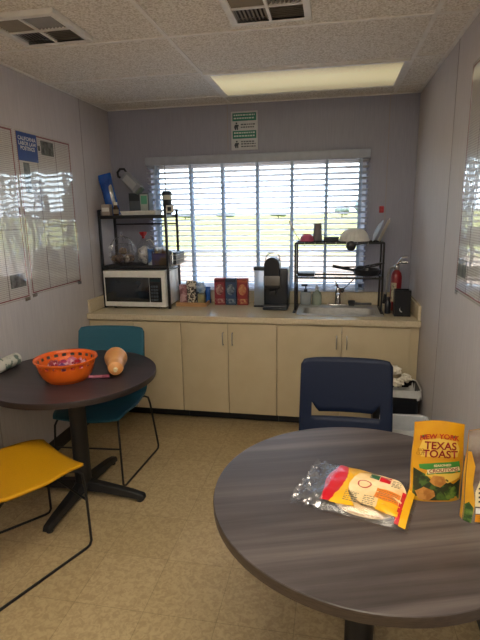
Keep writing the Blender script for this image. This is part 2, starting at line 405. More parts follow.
M_pwhite = laminate('poster_letter_white', '#e6e6e6'); M_pgrey = laminate('poster_rule_grey', '#6f6063')
def poster(label, wx, sgn, y0, y1, z0, z1, header, near=False):
    """sgn: direction into the room"""
    t = thing('labor_poster', label, 'poster', (wx, (y0+y1)/2, z0)); w = (y1-y0)/2; h = z1-z0
    def plate(m, name, a, b, c, d, th0, th1): return MB().box(*sorted((sgn*th0, sgn*th1)), a, b, c, d).build(name, m, t, smooth=False)
    plate(M_pap, 'sheet', -w, w, 0, h, .0005, .002)
    f = MB()
    for (a, b, c, d) in ((-w+.012, w-.012, h-.02, h-.013), (-w+.012, w-.012, .013, .02), (-w+.012, -w+.019, .02, h-.02), (w-.019, w-.012, .02, h-.02)):
        f.box(*sorted((sgn*.002, sgn*.0026)), a, b, c, d)
    f.build('border', M_pred, t, smooth=False)
    f = MB()
    for a in (-w*.33, w*.36): f.box(*sorted((sgn*.002, sgn*.0025)), a-.002, a+.002, .02, h-.02)
    for c, a, b in ((.42*h, -w*.33, w-.02), (.75*h, -w*.33, w*.36), (.70*h, -w*.33, w*.36), (.55*h, -w+.02, -w*.33)): f.box(*sorted((sgn*.002, sgn*.0025)), a, b, c-.002, c+.002)
    f.build('column_rules', M_pgrey, t, smooth=False)
    if header:
        plate(M_pblue, 'header', -w+.015, -w+.215, h-.175, h-.012, .0027, .0031)
        lettering('CALIFORNIA\nLABOR LAW\nPOSTINGS', .031, lambda u, v: Vector((sgn*.0034, -w+.115+u, h-.075+v)), 'lettering', M_pwhite, t, .0006)
        plate(M_pdark, 'photo', -w+.055, -w+.115, h-.36, h-.185, .0027, .0031)
        plate(M_pdark, 'photo', w*-.33+.05, w*.36-.02, h-.12, h-.035, .0027, .0031)
        plate(M_pdark, 'photo', w*-.33+.015, w*-.33+.04, h-.10, h-.07, .0027, .0031)
    else:
        plate(M_pdark, 'photo', w*.36+.02, w-.03, .08*h, .16*h, .0027, .0031)
        plate(M_pgrey, 'photo', -w+.03, -w*.33-.02, .1*h, .3*h, .0027, .0031)
    for a in (-w+.03, w-.03): MB().box(*sorted((sgn*.002, sgn*.003)), a-.025, a+.025, -.012, .01).build('tape', thin_clear('tape_clear', '#ffffff', .25, .1), t, smooth=False)
    return t
poster('laminated labor law poster with blue header, on left wall', XL, 1, 2.655, 3.268, 1.1, 2.083, True)
poster('laminated text poster cut by the left frame edge, left of the blue headed one', XL, 1, 2.03, 2.64, 1.09, 2.085, False)
poster('laminated poster with photo strip alone on the right wall', XR, -1, 1.885, 2.492, 1.19, 2.212, False)

sg = thing('wall_sign', 'small green and white notice sign on back wall above the blind', 'sign', (-.696, YB, 2.065)); w2, h2 = .105, .285
MB().rbox(-w2, w2, -.004, -.0005, 0, h2, .001).build('panel', mat('sign_white', '#c9ced2', .4), sg)
M_sgreen = mat('sign_green', '#1f7d6a', .4)
MB().box(-w2+.012, w2-.012, -.0052, -.004, .215, .272).build('green_band', M_sgreen, sg, smooth=False)
MB().box(-w2+.012, w2-.012, -.0052, -.004, .085, .142).build('green_band', M_sgreen, sg, smooth=False)
lt = MB()
random.seed(3)
def dashes(mb, x0, x1, z, h, y=-.0056):
    x = x0
    while x < x1-.006:
        L = random.uniform(.008, .02); mb.box(x, min(x+L, x1), y, y+.001, z-h/2, z+h/2); x += L+.005
for zz in ((.257, .234), (.127, .104)):
    lt = MB()
    for z in zz: dashes(lt, -w2+.022, w2-.022, z, .011)
    lt.build('heading_lettering', mat('sign_text_light', '#d5e4e0', .5), sg, smooth=False)
for zz in ((.188, .168), (.062, .045, .026)):
    lt = MB()
    for z in zz: dashes(lt, -.028, w2-.018, z, .009, -.0046)
    lt.build('notice_lettering', mat('sign_text_dark', '#4a5560', .5), sg, smooth=False)
for z in (.176, .042):
    p = MB(); M = Matrix.Translation((-.062, -.0046, z)) @ Matrix.Rotation(PI/2, 4, 'X')
    p.prism([(-.012,-.026),(-.003,-.026),(0,-.006),(.003,-.026),(.012,-.026),(.012,.002),(.02,-.004),(.016,.012),(-.012,.012),(-.02,-.004)], -.0003, .0005, M)
    p.prism([(.007*math.cos(a*PI/6), .022+.007*math.sin(a*PI/6)) for a in range(12)], -.0003, .0005, M)
    p.build('pictogram', mat('sign_figure', '#34404c', .5), sg, smooth=False)

# ================================================================ CABINETS, COUNTER, SINK
DB, DT = .103, .796
def cabinet(x0, x1, seam, label, filler=0.):
    t = thing('base_cabinet', label, 'cabinet', (0, YF, 0), group='base cabinets under the counter')
    c = MB(); y1 = YB-YF-.004
    c.box(x0, x0+.016, .0, y1, DB, .81); c.box(x1-.016, x1, .0, y1, DB, .81); c.box(x0+.016, x1-.016, .0, y1, DB, DB+.016); c.box(x0+.016, x1-.016, y1-.01, y1, DB+.016, .81)
    c.box(x0+.016, x1-.016, .0, .016, .79, .81)
    c.build('carcass', M_beige, t, smooth=False)
    MB().box(x0, x1, .112, .13, 0, DB).build('toe_kick', M_base, t, smooth=False)
    for a, b, hs in ((x0+.002, seam-.002, 1), (seam+.002, x1-.002, -1)):
        d = MB().rbox(a, b, -.019, -.001, DB+.002, DT, .002).build('door', M_beige, t)
        hx = b-.033 if hs > 0 else a+.033
        h = MB(); h.tube([(hx, -.019, .73), (hx, -.04, .728), (hx, -.045, .715), (hx, -.045, .655), (hx, -.04, .642), (hx, -.019, .64)], .0045, 8)
        h.build('handle', M_steel, d)
    if filler: MB().box(x1, filler, -.001, .018, 0.0, .81).build('filler_strip', M_beige, t, smooth=False)
    return t
cabinet(XL+.004, -1.093, -1.464, 'cream two-door base cabinet in left corner, behind the teal chair')
cabinet(-1.091, -.377, -.735, 'middle cream two-door base cabinet, under the coffee machine')
cabinet(-.375, .535, .079, 'wide cream two-door base cabinet under the sink', XR-.004)

ct = thing('countertop', 'long beige laminate counter running under the window', 'countertop', (0, 0, HC))
SX0, SX1, SY0, SY1 = -.205, .325, 3.465, 3.745        # basin hole
s = MB(); y0, y1 = 3.304, YB-.001; z0, z1 = -.04, 0
s.box(XL+.001, SX0, y0, y1, z0, z1); s.box(SX1, XR-.001, y0, y1, z0, z1); s.box(SX0, SX1, y0, SY0, z0, z1); s.box(SX0, SX1, SY1, y1, z0, z1)
s.build('slab', M_counter, ct, smooth=False, bevel=0)
for (a, b2, c, d) in ((XL+.02, XR-.02, YB-.021, YB-.001), (XL+.001, XL+.02, 3.33, YB-.001), (XR-.02, XR-.001, 3.33, YB-.001)):
    struct('trim_%d' % k, MB().rbox(a, b2, c, d, HC, HC+.1, .003), M_counter); k += 1

sk = thing('sink', 'stainless steel drop-in sink set in the counter below the dish rack', 'sink', (.06, 3.62, HC))
b = MB(); rx, ry0, ry1 = .31, -.2, .225; ix0, ix1, iy0, iy1 = SX0-.06+.004, SX1-.06-.004, SY0-3.62+.004, SY1-3.62-.004
def ring(x0, x1, y0, y1, z, r, n=5):
    pts = []
    for cx, cy, a0 in ((x1-r, y1-r, 0), (x0+r, y1-r, PI/2), (x0+r, y0+r, PI), (x1-r, y0+r, 1.5*PI)):
        for i in range(n+1): a = a0+PI/2*i/n; pts.append((cx+r*math.cos(a), cy+r*math.sin(a), z))
    return pts
rs = [ring(-rx, rx, ry0, ry1, .001, .03), ring(-rx+.004, rx-.004, ry0+.004, ry1-.004, .006, .03), ring(ix0-.012, ix1+.012, iy0-.012, iy1+.012, .006, .05),
      ring(ix0, ix1, iy0, iy1, -.004, .05), ring(ix0+.01, ix1-.01, iy0+.01, iy1-.01, -.13, .05), ring(ix0+.04, ix1-.04, iy0+.04, iy1-.04, -.15, .04)]
n = len(rs[0]); vs = sum(rs, []); b.add(vs, [(i*n+j, i*n+(j+1) % n, (i+1)*n+(j+1) % n, (i+1)*n+j) for i in range(5) for j in range(n)] + [tuple(5*n+j for j in range(n))])
b.build('basin', mat('sink_steel', '#d2d2cf', .33, metal=.75, alt='#c2c2bf', nscale=30, stretch=(1, 30, 1)), sk)
MB().lathe([(.0, .002), (.03, .002), (.038, .005), (.04, 0)], (0, 0, -.151), 20).build('drain', M_chrome, sk)

fc = thing('faucet', 'chrome single-lever faucet behind the sink basin', 'faucet', (.052, 3.81, HC+.0065))
MB().rbox(-.075, .075, -.025, .025, 0, .012, .006).build('base_plate', M_chrome, fc)
MB().lathe([(.026, .012), (.024, .03), (.022, .1), (.024, .125), (.018, .14), (.0, .146)], n=20).build('body', M_chrome, fc)
MB().tube([(0, -.015, .06), (0, -.06, .095), (0, -.11, .105), (0, -.135, .098), (0, -.14, .078)], [.013, .013, .012, .012, .011], 10).build('spout', M_chrome, fc)
MB().tube([(0, 0, .135), (-.012, -.02, .165), (-.02, -.05, .19), (-.022, -.075, .195)], [.009, .009, .008, .007], 8).build('lever', M_chrome, fc)

# ================================================================ MICROWAVE AND METAL SHELF
mw = thing('microwave', 'white microwave with black door, on the counter under the metal shelf', 'microwave', (-1.523, 3.525, HC))
mx, mz0, mz1 = .256, .018, .304
MB().rbox(-mx, mx, .012, .322, mz0, mz1, .006).build('casing', M_white, mw)
fr = MB().rbox(-mx, mx, -.006, .012, mz0, mz1, .005).build('front_panel', M_white, mw)
dr = MB().rbox(-mx+.014, .125, -.012, -.005, mz0+.04, mz1-.052, .003).build('door', mat('microwave_black', '#12161d', .15, coat=.5), mw)
MB().rbox(-mx+.05, .075, -.0135, -.0115, mz0+.065, mz1-.078, .002).build('door_window', mat('microwave_window', '#1c2836', .1, coat=.6), dr)
cp = MB().rbox(.129, mx-.03, -.012, -.005, mz0+.04, mz1-.052, .003).build('control_panel', mat('microwave_panel', '#161c26', .25), mw)
MB().box(.138, mx-.04, -.0128, -.0119, mz1-.085, mz1-.062).build('display', mat('microwave_display', '#20343a', .2), cp, smooth=False)
kb = MB()
for i in range(3):
    for j in range(5): kb.rbox(.139+i*.021, .155+i*.021, -.013, -.0118, mz0+.052+j*.026, mz0+.068+j*.026, .002)
kb.build('keypad', mat('microwave_keys', '#3d4650', .4), cp)
for sx in (-1, 1):
    for y in (.04, .27): MB().cyl((sx*.19, y, 0), (sx*.19, y, mz0+.001), .012).build('foot', M_dark, mw)

sh = thing('metal_shelf', 'black two-tier metal shelf standing over the microwave', 'shelf', (0, 0, HC))
MSH = mat('shelf_black', '#14181f', .4)
SXa, SXb, Sy0, Sy1 = -1.795, -1.252, 3.56, 3.835
for x in (SXa, SXb):
    for y in (Sy0, Sy1): MB().rbox(x-.0095, x+.0095, y-.0095, y+.0095, 0, .77, .002).build('post', MSH, sh)
for z, nm in ((.338, 'shelf_board'), (.728, 'shelf_board')):
    MB().rbox(SXa+.0098, SXb-.0098, Sy0-.0085, Sy1+.0085, z-.026, z, .002).build(nm, MSH, sh)
rl = MB(); zr = .655
rl.tube([(SXa, Sy1, zr), (SXb, Sy1, zr)], .006, 6); rl.build('back_rail', MSH, sh)
for x in (SXa, SXb):
    MB().tube([(x, Sy0, .768), (x, Sy1, .768)], .006, 6).build('side_rail', MSH, sh)
    MB().tube([(x, Sy0, .30), (x, Sy1, .30)], .005, 6).build('side_rail', MSH, sh)
Z1, Z2 = HC+.338, HC+.728      # board tops

bk = thing('wire_basket', 'small white wire basket hooked on the right side of the metal shelf', 'basket', (-1.2425, 3.72, HC+.34))
wb = MB()
for z in (0, .04, .08):
    wb.tube([(.006,-.13,z), (.052,-.13,z), (.052,.13,z), (.006,.13,z)], .002, 5, closed=True)
for i in range(9):
    y = -.13+.26*i/8; wb.tube([(.006, y, .08), (.006, y, 0), (.052, y, 0), (.052, y, .08)], .0016, 5)
wb.build('wires', M_offwhite, bk)
MB().rbox(-.0, .007, -.03, .03, .075, .09, .002).build('hook', M_offwhite, bk)
pk = thing('packet', 'dark packet with pale corner standing in the white wire basket', 'packet', (-1.2125, 3.72, HC+.3435))
MB().rbox(-.014, .014, -.11, .11, 0, .095, .006).build('wrapper', mat('packet_slate', '#4b5968', .4, alt='#2a323c', nscale=14), pk)
MB().box(-.0145, -.014, -.1, -.03, .05, .09).build('label_patch', M_offwhite, pk, smooth=False)

# ---------------------------------------------------------------- generic little things
def pouch(parent, name, m, w, h, d, crimp=.02, wave=.15, seed=0, nu=14, nv=16, M=None):
    """pillow bag standing in the xz plane: front & back sheets closing at the rim"""
    def shape(u, v, sg):
        x = (u-.5)*2; z = v
        prof = max(0, 1-abs(x)**3.2)*min(1, (max(0, 1-((2*z-.9) ** 4 if z > .45 else .0)))) * (1 if z > .12 else .75+z*2.1)
        n = math.sin(7*x+seed)+math.sin(11*z+seed*1.7)+math.sin(5*x-9*z+seed*.6)
        y = sg*(d/2)*prof*(1+wave*.3*n)
        return Vector((x*w/2*(1-.06*math.sin(PI*z)), y, z*h))
    mb = MB()
    for sg in (-1, 1):
        def fn(u, v, sg=sg):
            p = shape(u, v, sg); return M @ p if M is not None else p
        mb.grid(fn, nu, nv)
    return mb.build(name, m, parent, angle=60)
def crumple(c, rx, ry, rz, seed, amt=.25, n=18, m=12, flat=None):
    mb = MB()
    def fn(p):
        q = p.normalized() if p.length > 1e-6 else p
        k = 1+amt*(math.sin(6*q.x+seed)*math.sin(5*q.y+seed*2)+.6*math.sin(9*q.z+seed*1.3+4*q.x))
        p = p*k
        if flat is not None: p.z = max(p.z, flat)
        return p
    return mb.ell(c, rx, ry, rz, n, m, fn=fn)

# top board
t = thing('cardboard_box', 'small beige box at left end of top shelf, before the blue bag', 'box', (-1.738, 3.585, Z2))
MB().rbox(-.034, .034, -.025, .025, 0, .085, .002).build('carton', mat('carton_beige', '#a79d92', .6), t)
MB().box(-.03, .03, -.0258, -.025, .03, .06).build('label_panel', M_offwhite, t, smooth=False)
t = thing('snack_bag', 'tall blue and silver snack bag leaning on the left wall, top shelf', 'bag', (-1.715, 3.665, Z2))
Mt = Matrix.Rotation(-.2, 4, 'Y')
pouch(t, 'bag', mat('bag_blue', '#1f62c4', .25, alt='#0d3f8f', nscale=9, coat=.5), .115, .325, .06, M=Mt, seed=2)
pouch(t, 'silver_panel', mat('bag_silver', '#c9d2d6', .2, alt='#8f9c9d', nscale=18, metal=.3), .04, .27, .064, M=Mt @ Matrix.Translation((.03, 0, .005)), seed=4)
t = thing('amber_bottle', 'small dark amber bottle with pale cap, top shelf beside the beige box', 'bottle', (-1.662, 3.585, Z2))
MB().lathe([(0,0), (.02,0), (.022,.005), (.022,.055), (.012,.07), (.011,.078)], n=20).build('body', mat('amber_glass', '#3a2417', .15), t)
MB().lathe([(.014,.078), (.014,.1), (0,.101)], n=18).build('cap', M_offwhite, t)
MB().lathe([(.0223,.012), (.0223,.045)], n=20).build('label_band', mat('amber_label', '#8b7d69', .6), t)
t = thing('grey_box', 'dark grey box with green and white end panel at the back of top shelf', 'box', (-1.532, 3.79, Z2))
MB().rbox(-.085, .085, -.05, .05, 0, .172, .003).build('carton', mat('carton_grey', '#59626b', .6), t)
MB().box(.012, .075, -.0512, -.05, .012, .16).build('front_panel', mat('panel_pale', '#b5c2bc', .4), t, smooth=False)
MB().box(.018, .069, -.0522, -.0512, .085, .15).build('green_print', mat('print_green', '#5aa98a', .4), t, smooth=False)
MB().box(-.08, .005, -.0512, -.05, .11, .165).build('dark_print', mat('print_dark', '#28313a', .5), t, smooth=False)
t = thing('handled_tool', 'grey canister tool with black loop handle lying tilted on the grey box', 'tool', (-1.545, 3.755, Z2+.218))
Ma = frame((0, 0, 0), (.66, 0, -.75), (0, 1, 0))
Ma = frame((-.045, -.0, .035), (.72, 0, -.69), (0, 1, 0))
MB().rbox(-.085, .085, -.035, .035, -.042, .042, .012, Ma).build('body', mat('tool_grey', '#8b919a', .45), t)
MB().tube([Ma @ Vector(p) for p in ((-.08,0,.03), (-.115,0,.038), (-.14,0,.015), (-.14,0,-.02), (-.115,0,-.04), (-.08,0,-.03))], .009, 8).build('loop_handle', M_dark, t)
MB().rbox(.085, .105, -.028, .028, -.034, .034, .004, Ma).build('end_cap', mat('cap_greygreen', '#5c6f69', .5), t)
MB().rbox(-.06, .05, -.0365, -.034, -.028, .028, .003, Ma).build('label_panel', mat('tool_label', '#a9adb4', .5), t)
t = thing('white_tray', 'shallow white tray along the front of the top shelf', 'tray', (-1.472, 3.635, Z2))
tw, td = .145, .075
MB().add([(-tw+.012,-td+.012,0), (tw-.012,-td+.012,0), (tw-.012,td-.012,0), (-tw+.012,td-.012,0), (-tw,-td,.028), (tw,-td,.028), (tw,td,.028), (-tw,td,.028)],
         [(0,1,2,3), (0,1,5,4), (1,2,6,5), (2,3,7,6), (3,0,4,7)]).build('tray', M_white, t, smooth=False, solid=.003)
MB().tube([(-tw,-td,.028), (tw,-td,.028), (tw,td,.028), (-tw,td,.028)], .004, 6, closed=True).build('rim', M_white, t)
t = thing('black_tumbler', 'black tumbler with pale band and black lid at the right end of top shelf', 'tumbler', (-1.298, 3.75, Z2))
MB().lathe([(0,0), (.03,0), (.033,.006), (.036,.115)], n=24).build('body', M_dark, t)
MB().lathe([(.0365,.115), (.037,.15)], n=24).build('band', mat('tumbler_band', '#d8d5c2', .35), t)
MB().lathe([(.039,.15), (.039,.172), (.03,.182), (0,.183)], n=24).build('lid', M_dark, t)
t = thing('mini_frame', 'small white framed dark square at the front right corner of top shelf', 'ornament', (-1.213, 3.56, Z2+.012))
MB().rbox(-.028, .028, -.008, .008, 0, .056, .003).build('frame', M_offwhite, t)
MB().box(-.018, .012, -.0092, -.008, .014, .044).build('dark_square', M_dark, t, smooth=False)
MB().tube([(-.028, 0, .028), (-.0335, 0, .028)], .003, 6).build('clip', M_offwhite, t)

# mid board
t = thing('wire_fruit_basket', 'round domed wire basket holding snack packets, left on lower shelf', 'basket', (-1.672, 3.68, Z1))
wr = MB(); Rb = .108
for i in range(12):
    a = 2*PI*i/12; wr.tube([(Rb*r*math.cos(a), Rb*r*math.sin(a), z) for r, z in ((.4,.004), (.75,.02), (.98,.06), (1,.1), (.9,.16), (.6,.205), (.1,.225))], .0016, 5)
for r, z in ((.4,.004), (.98,.06), (1,.1), (.9,.16)): wr.tube([(Rb*r*math.cos(2*PI*j/28), Rb*r*math.sin(2*PI*j/28), z) for j in range(28)], .002, 5, closed=True)
wr.tube([(0,0,.222), (.012,0,.235), (.012,0,.248), (0,0,.255), (-.012,0,.248), (-.012,0,.235), (0,0,.222)], .003, 6)
wr.build('wires', M_chrome, t)
pc = ['#a7968a', '#c8c4c0', '#8d6f5e', '#b9a48d', '#6f5f59', '#d2cdc5', '#94806a']
for i in range(7):
    a = i*1.047+.3; r = .0 if i == 6 else .058
    z = .048 if i < 6 else .052
    o = thing('snack_packet', ['tan', 'pale grey', 'brown', 'sand coloured', 'dark brown', 'cream', 'olive tan'][i] + ' wrapped snack packet inside the domed wire basket', 'packet',
              (-1.672+r*math.cos(a), 3.68+r*math.sin(a), Z1+z+(.055 if i == 6 else 0)), a, group='snack packets in the wire basket')
    crumple((0,0,0),   .034, .025, .028, i*1.7, .12).build('wrapper', mat('snack_wrap_%d' % i, pc[i], .35, alt='#6a5a52', nscale=25), o)
t = thing('plastic_bag', 'clear plastic bag with red tied top and mixed snacks, lower shelf', 'bag', (-1.488, 3.68, Z1))
MB().lathe([(.02,.002), (.05,.006), (.062,.04), (.06,.1), (.045,.16), (.018,.205), (.008,.215), (.02,.235), (.028,.25)], n=22, wob=lambda a, i: 1+.1*math.sin(5*a+i)).build('bag', M_film, t)
MB().lathe([(.011,.207), (.012,.215), (.01,.223)], n=14).build('tie', M_red, t)
MB().lathe([(.009,.224), (.02,.237), (.026,.256), (.012,.26)], n=12, wob=lambda a, i: 1+.25*math.sin(4*a)).build('red_top', M_red, t)
MB().tube([(.025,0,.19), (.06,-.01,.2), (.085,-.01,.17), (.09,-.01,.15)], .004, 6).build('bag_tail', M_offwhite, t)
crumple((0,0,.078), .052, .05, .07, 3, .08).build('contents', mat('snack_mix', '#7d7f8d', .4, alt='#c9c9cc', nscale=26, namt=(.42, .55)), t)
t = thing('purple_snack_box', 'open purple and brown snack box at the right end of lower shelf', 'box', (-1.332, 3.66, Z1))
bx = MB(); a, d, h = .065, .055, .11
bx.box(-a, a, -d, -d+.003, 0, h*.85); bx.box(-a, a, d-.003, d, 0, h); bx.box(-a, -a+.003, -d+.003, d-.003, 0, h); bx.box(a-.003, a, -d+.003, d-.003, 0, h); bx.box(-a+.003, a-.003, -d+.003, d-.003, 0, .003)
bx.build('carton', mat('carton_purple', '#3f3763', .45, alt='#54442f', nscale=11, namt=(.45, .55)), t, smooth=False)
for i, (cx, hx, nm) in enumerate(((-.04, '#c9a96a', 'golden'), (-.013, '#d9d6cf', 'silver white'), (.014, '#9f6e46', 'copper brown'), (.041, '#cfc59a', 'pale yellow'))):
    o = thing('bar_packet', nm + ' bar packet standing in the purple snack box', 'packet', (-1.332+cx, 3.66, Z1+.0035), group='bar packets in the purple box')
    pouch(o, 'wrapper', mat('bar_wrap_%d' % i, hx, .3, alt='#8a7a62', nscale=30), .085, .135, .02, M=rotz(PI/2), seed=i)
t = thing('blue_packet', 'blue and white packet between the tied bag and the purple box', 'packet', (-1.416, 3.635, Z1))
pouch(t, 'wrapper', mat('packet_bluewhite', '#2f62a8', .3, alt='#d3d9de', nscale=14, namt=(.45, .52)), .055, .13, .04, seed=5)

# ================================================================ ON THE COUNTER
t = thing('wooden_tray', 'light wooden tray of small packets on counter beside the microwave', 'tray', (-1.11, 3.76, HC))
tx, ty = .125, .095
tb = MB(); tb.box(-tx, tx, -ty, ty, 0, .006)
for (a, b2, c, d) in ((-tx, tx, -ty, -ty+.007), (-tx, tx, ty-.007, ty), (-tx, -tx+.007, -ty+.007, ty-.007), (tx-.007, tx, -ty+.007, ty-.007)): tb.box(a, b2, c, d, .006, .032)
tb.build('tray', mat('tray_wood', '#c49a6c', .5, alt='#a97f55', nscale=12, stretch=(1, 12, 12)), t, smooth=False)
TZ = HC+.0065
specs = (('sweet_bag', 'pink and clear sweet bag at the left end of wooden tray', -1.19, 3.74, '#c9a5a8', '#8d5a60', .075, .16), ('leopard_packet', 'black and cream spotted packet in the wooden tray', -1.122, 3.735, '#d9d0bf', '#3a332e', .085, .19),
         ('navy_packet', 'narrow navy packet standing behind the spotted one in the tray', -1.083, 3.8, '#2c4470', '#7d93b8', .06, .17))
for nm, lb, x, y, c1, c2, w_, h_ in specs:
    o = thing(nm, lb, 'packet', (x, y, TZ)); pouch(o, 'wrapper', mat('wrap_'+nm, c1, .35, alt=c2, nscale=55 if 'leop' in nm else 20, namt=(.46, .52)), w_, h_, .045, seed=x*9)
    MB().tube([(-w_*.44, 0, h_+.001), (w_*.44, 0, h_+.001)], .0025, 5).build('crimp', mat('crimp_'+nm, c1, .4), o)
o = thing('tea_jar', 'clear jar of yellow packets with a blue top, right part of wooden tray', 'jar', (-1.04, 3.735, TZ))
MB().lathe([(0,.001), (.034,.001), (.037,.006), (.037,.1), (.03,.108)], n=24).build('glass', M_clear, o)
MB().lathe([(0,.004), (.031,.004), (.032,.085), (0,.09)], n=20, wob=lambda a, i: 1+.05*math.sin(7*a)).build('contents', mat('jar_yellow', '#d6c489', .5, alt='#a9a27f', nscale=30), o)
crumple((0,0,.14), .04, .036, .042, 2.2, .2).build('blue_wrapping', mat('wrap_blue', '#5f8fc2', .35, alt='#c7d6e4', nscale=22), o)
o = thing('blue_sachet', 'bright blue sachet at the right end of wooden tray', 'packet', (-1.002, 3.8, TZ+.001))
pouch(o, 'wrapper', mat('sachet_blue', '#285fae', .35, alt='#1a3f7d', nscale=14), .048, .135, .03, seed=8)
def teabox(x, c1, c2, c3, label):
    t = thing('tea_box', label, 'box', (x, 3.8, HC), group='tea boxes in a row on the counter')
    MB().rbox(-.044, .044, -.032, .032, 0, .215, .0015).build('carton', mat('tea_'+c1[1:], c1, .45), t)
    p = MB(); M = Matrix.Translation((0, -.0322, .125)) @ Matrix.Rotation(PI/2, 4, 'X')
    p.prism([(.032*math.cos(a*PI/10), .045*math.sin(a*PI/10)) for a in range(20)], -.0002, .0006, M); p.build('picture_oval', mat('tea_pic_'+c2[1:], c2, .45, alt=c3, nscale=35), t, smooth=False)
    MB().box(-.04, .04, -.0328, -.032, .185, .207).build('title_band', mat('tea_band_'+c3[1:], c3, .45), t, smooth=False)
    MB().box(-.04, .04, -.0328, -.032, .012, .05).build('lower_print', mat('tea_low_'+c2[1:], c2, .45, alt=c1, nscale=50), t, smooth=False)
teabox(-.894, '#8f2f3c', '#c7a398', '#6a1f2b', 'dark red tea box, leftmost of the three')
teabox(-.802, '#2f4a6e', '#8fa0ad', '#22344f', 'blue tea box in the middle of the row')
teabox(-.706, '#8e2c2f', '#c79a6a', '#b0563f', 'red tea box with tan picture, beside the coffee machine')

cm = thing('coffee_machine', 'dark blue-black capsule coffee machine on counter left of the sink', 'coffee machine', (-.425, 3.69, HC))
M_cm = mat('coffee_body', '#141c28', .3)
MB().rbox(-.088, .098, -.05, .13, .02, .312, .012).build('body', M_cm, cm)
hd = MB(); prof = [(-.068, 0), (-.068, .31)] + [(-.008+.06*math.cos(PI-PI*i/14), .325+.06*math.sin(PI*i/14)) for i in range(15)] + [(.052, .31), (.052, 0)]
hd.prism([(x, z) for x, z in prof if z >= .02] + [(.052, .14), (-.068, .14)], 0, .105, Matrix.Translation((0, .02, 0)) @ Matrix.Rotation(PI/2, 4, 'X'))
hd = MB(); poly = [(.052, .15), (.052, .325)] + [(-.008+.06*math.cos(PI*i/14), .325+.06*math.sin(PI*i/14)) for i in range(1, 14)] + [(-.068, .325), (-.068, .15)]
hd.prism(poly, 0, .12, Matrix.Translation((-.012, .02, 0)) @ Matrix.Rotation(PI/2, 4, 'X'))
hd.build('head', M_cm, cm, bevel=.006); cm.children[-1].location.z = .015
MB().rbox(-.082, .042, -.103, -.0995, .19, .262, .003).build('name_plate', mat('coffee_plate', '#787878', .3, metal=.6), cm)
MB().tube([(-.075, -.03, .37)] + [(-.02+.055*math.cos(PI-PI*i/10), -.03, .385+.045*math.sin(PI*i/10)) for i in range(11)] + [(.035, -.03, .37)], .0045, 8).build('lever_handle', M_chrome, cm)
MB().rbox(-.09, .1, -.115, .13, 0, .022, .01).build('base', M_cm, cm)
MB().rbox(-.082, .09, -.108, -.052, .0225, .036, .004).build('drip_grid', mat('drip_steel', '#6d7176', .35, metal=.8), cm)
MB().rbox(-.04, .01, -.085, -.05, .12, .15, .005).build('coffee_nozzle', M_dark, cm)
tk = MB().rbox(-.175, -.092, .01, .11, .012, .29, .008).build('water_tank', mat('tank_frost', '#e8eef2', .3, trans=.75), cm)
MB().rbox(-.178, -.091, .005, .115, .29, .318, .006).build('tank_lid', mat('tank_lid', '#39424d', .3), tk)
MB().rbox(-.17, -.097, .016, .104, .0125, .16, .006).build('water', thin_clear('tank_water', '#dfeaf0', .04, .05, .97), tk)
MB().rbox(-.178, -.091, .005, .115, 0, .012, .004).build('tank_foot', M_cm, tk)

# ---------------------------------------------------------------- dish rack over the sink
dk = thing('dish_rack', 'black two-tier dish rack straddling the sink', 'dish rack', (0, 0, HC))
RX0, RX1, RY0, RY1 = -.268, .362, 3.585, 3.80
for x in (RX0, RX1):
    for y in (RY0, RY1): MB().cyl((x, y, .0), (x, y, .508), .0075, n=10).build('post', M_black, dk)
    MB().rbox(x-.012, x+.012, RY0-.09, RY1+.03, 0.0, .008, .003).build('foot_bar', M_black, dk)
for z, nm in ((.505, 'top_tier'), (.25, 'lower_tier')):
    tr_ = MB()
    for y in (RY0, RY1): tr_.tube([(RX0, y, z), (RX1, y, z)], .007, 8)
    for x in (RX0, RX1): tr_.tube([(x, RY0, z), (x, RY1, z)], .006, 8)
    for i in range(1, 15): x = RX0+(RX1-RX0)*i/15; tr_.tube([(x, RY0, z-.004), (x, RY1, z-.004)], .002, 5)
    tr_.build(nm, M_black, dk)
hk = MB()
for i in range(7): x = -.2+.075*i; hk.tube([(x, RY0-.008, .515), (x, RY0-.012, .50), (x, RY0-.02, .485), (x, RY0-.024, .492)], .002, 5)
hk.build('hook', M_steel, dk)
RT, RL = HC+.5125, HC+.258

t = thing('spatula', 'pale spatula sticking up at the left end of dish rack top', 'utensil', (-.27, 3.7, RT))
MB().tube([(.03, 0, .002), (-.01, 0, .06), (-.025, 0, .09)], .004, 6).build('handle', M_offwhite, t)
MB().rbox(-.006, .006, -.022, .022, 0, .075, .005, frame((-.023, 0, .085), (.9, 0, .4), (0, 1, 0))).build('blade', M_offwhite, t)
t = thing('pink_bowl', 'small pink bowl turned upside down on dish rack top', 'bowl', (-.19, 3.7, RT))
MB().lathe([(.056,.001), (.055,.01), (.045,.036), (.028,.05), (.022,.052), (0,.052)], n=28).build('bowl', mat('pink_plastic', '#c25b80', .4), t, solid=.002)
MB().lathe([(.024,.052), (.024,.056), (.02,.056)], n=24).build('foot_ring', mat('pink_plastic', '#c25b80', .4), t)
t = thing('grey_cup', 'tall grey cup upside down on dish rack top', 'cup', (-.112, 3.7, RT))
MB().lathe([(.034,.001), (.035,.006), (.029,.128), (.026,.132), (0,.132)], n=28).build('cup', mat('cup_grey', '#6f6a70', .35), t)
MB().lathe([(.0352,.001), (.0362,.004), (.0355,.008)], n=28).build('rim', mat('cup_grey_dark', '#5d5960', .35), t)
t = thing('black_container', 'low black container on dish rack top right of the grey cup', 'container', (-.01, 3.7, RT))
MB().rbox(-.055, .055, -.045, .045, 0, .026, .005).build('tub', M_dark, t)
MB().rbox(-.058, .058, -.048, .048, .0262, .033, .003).build('lid', M_dark, t)
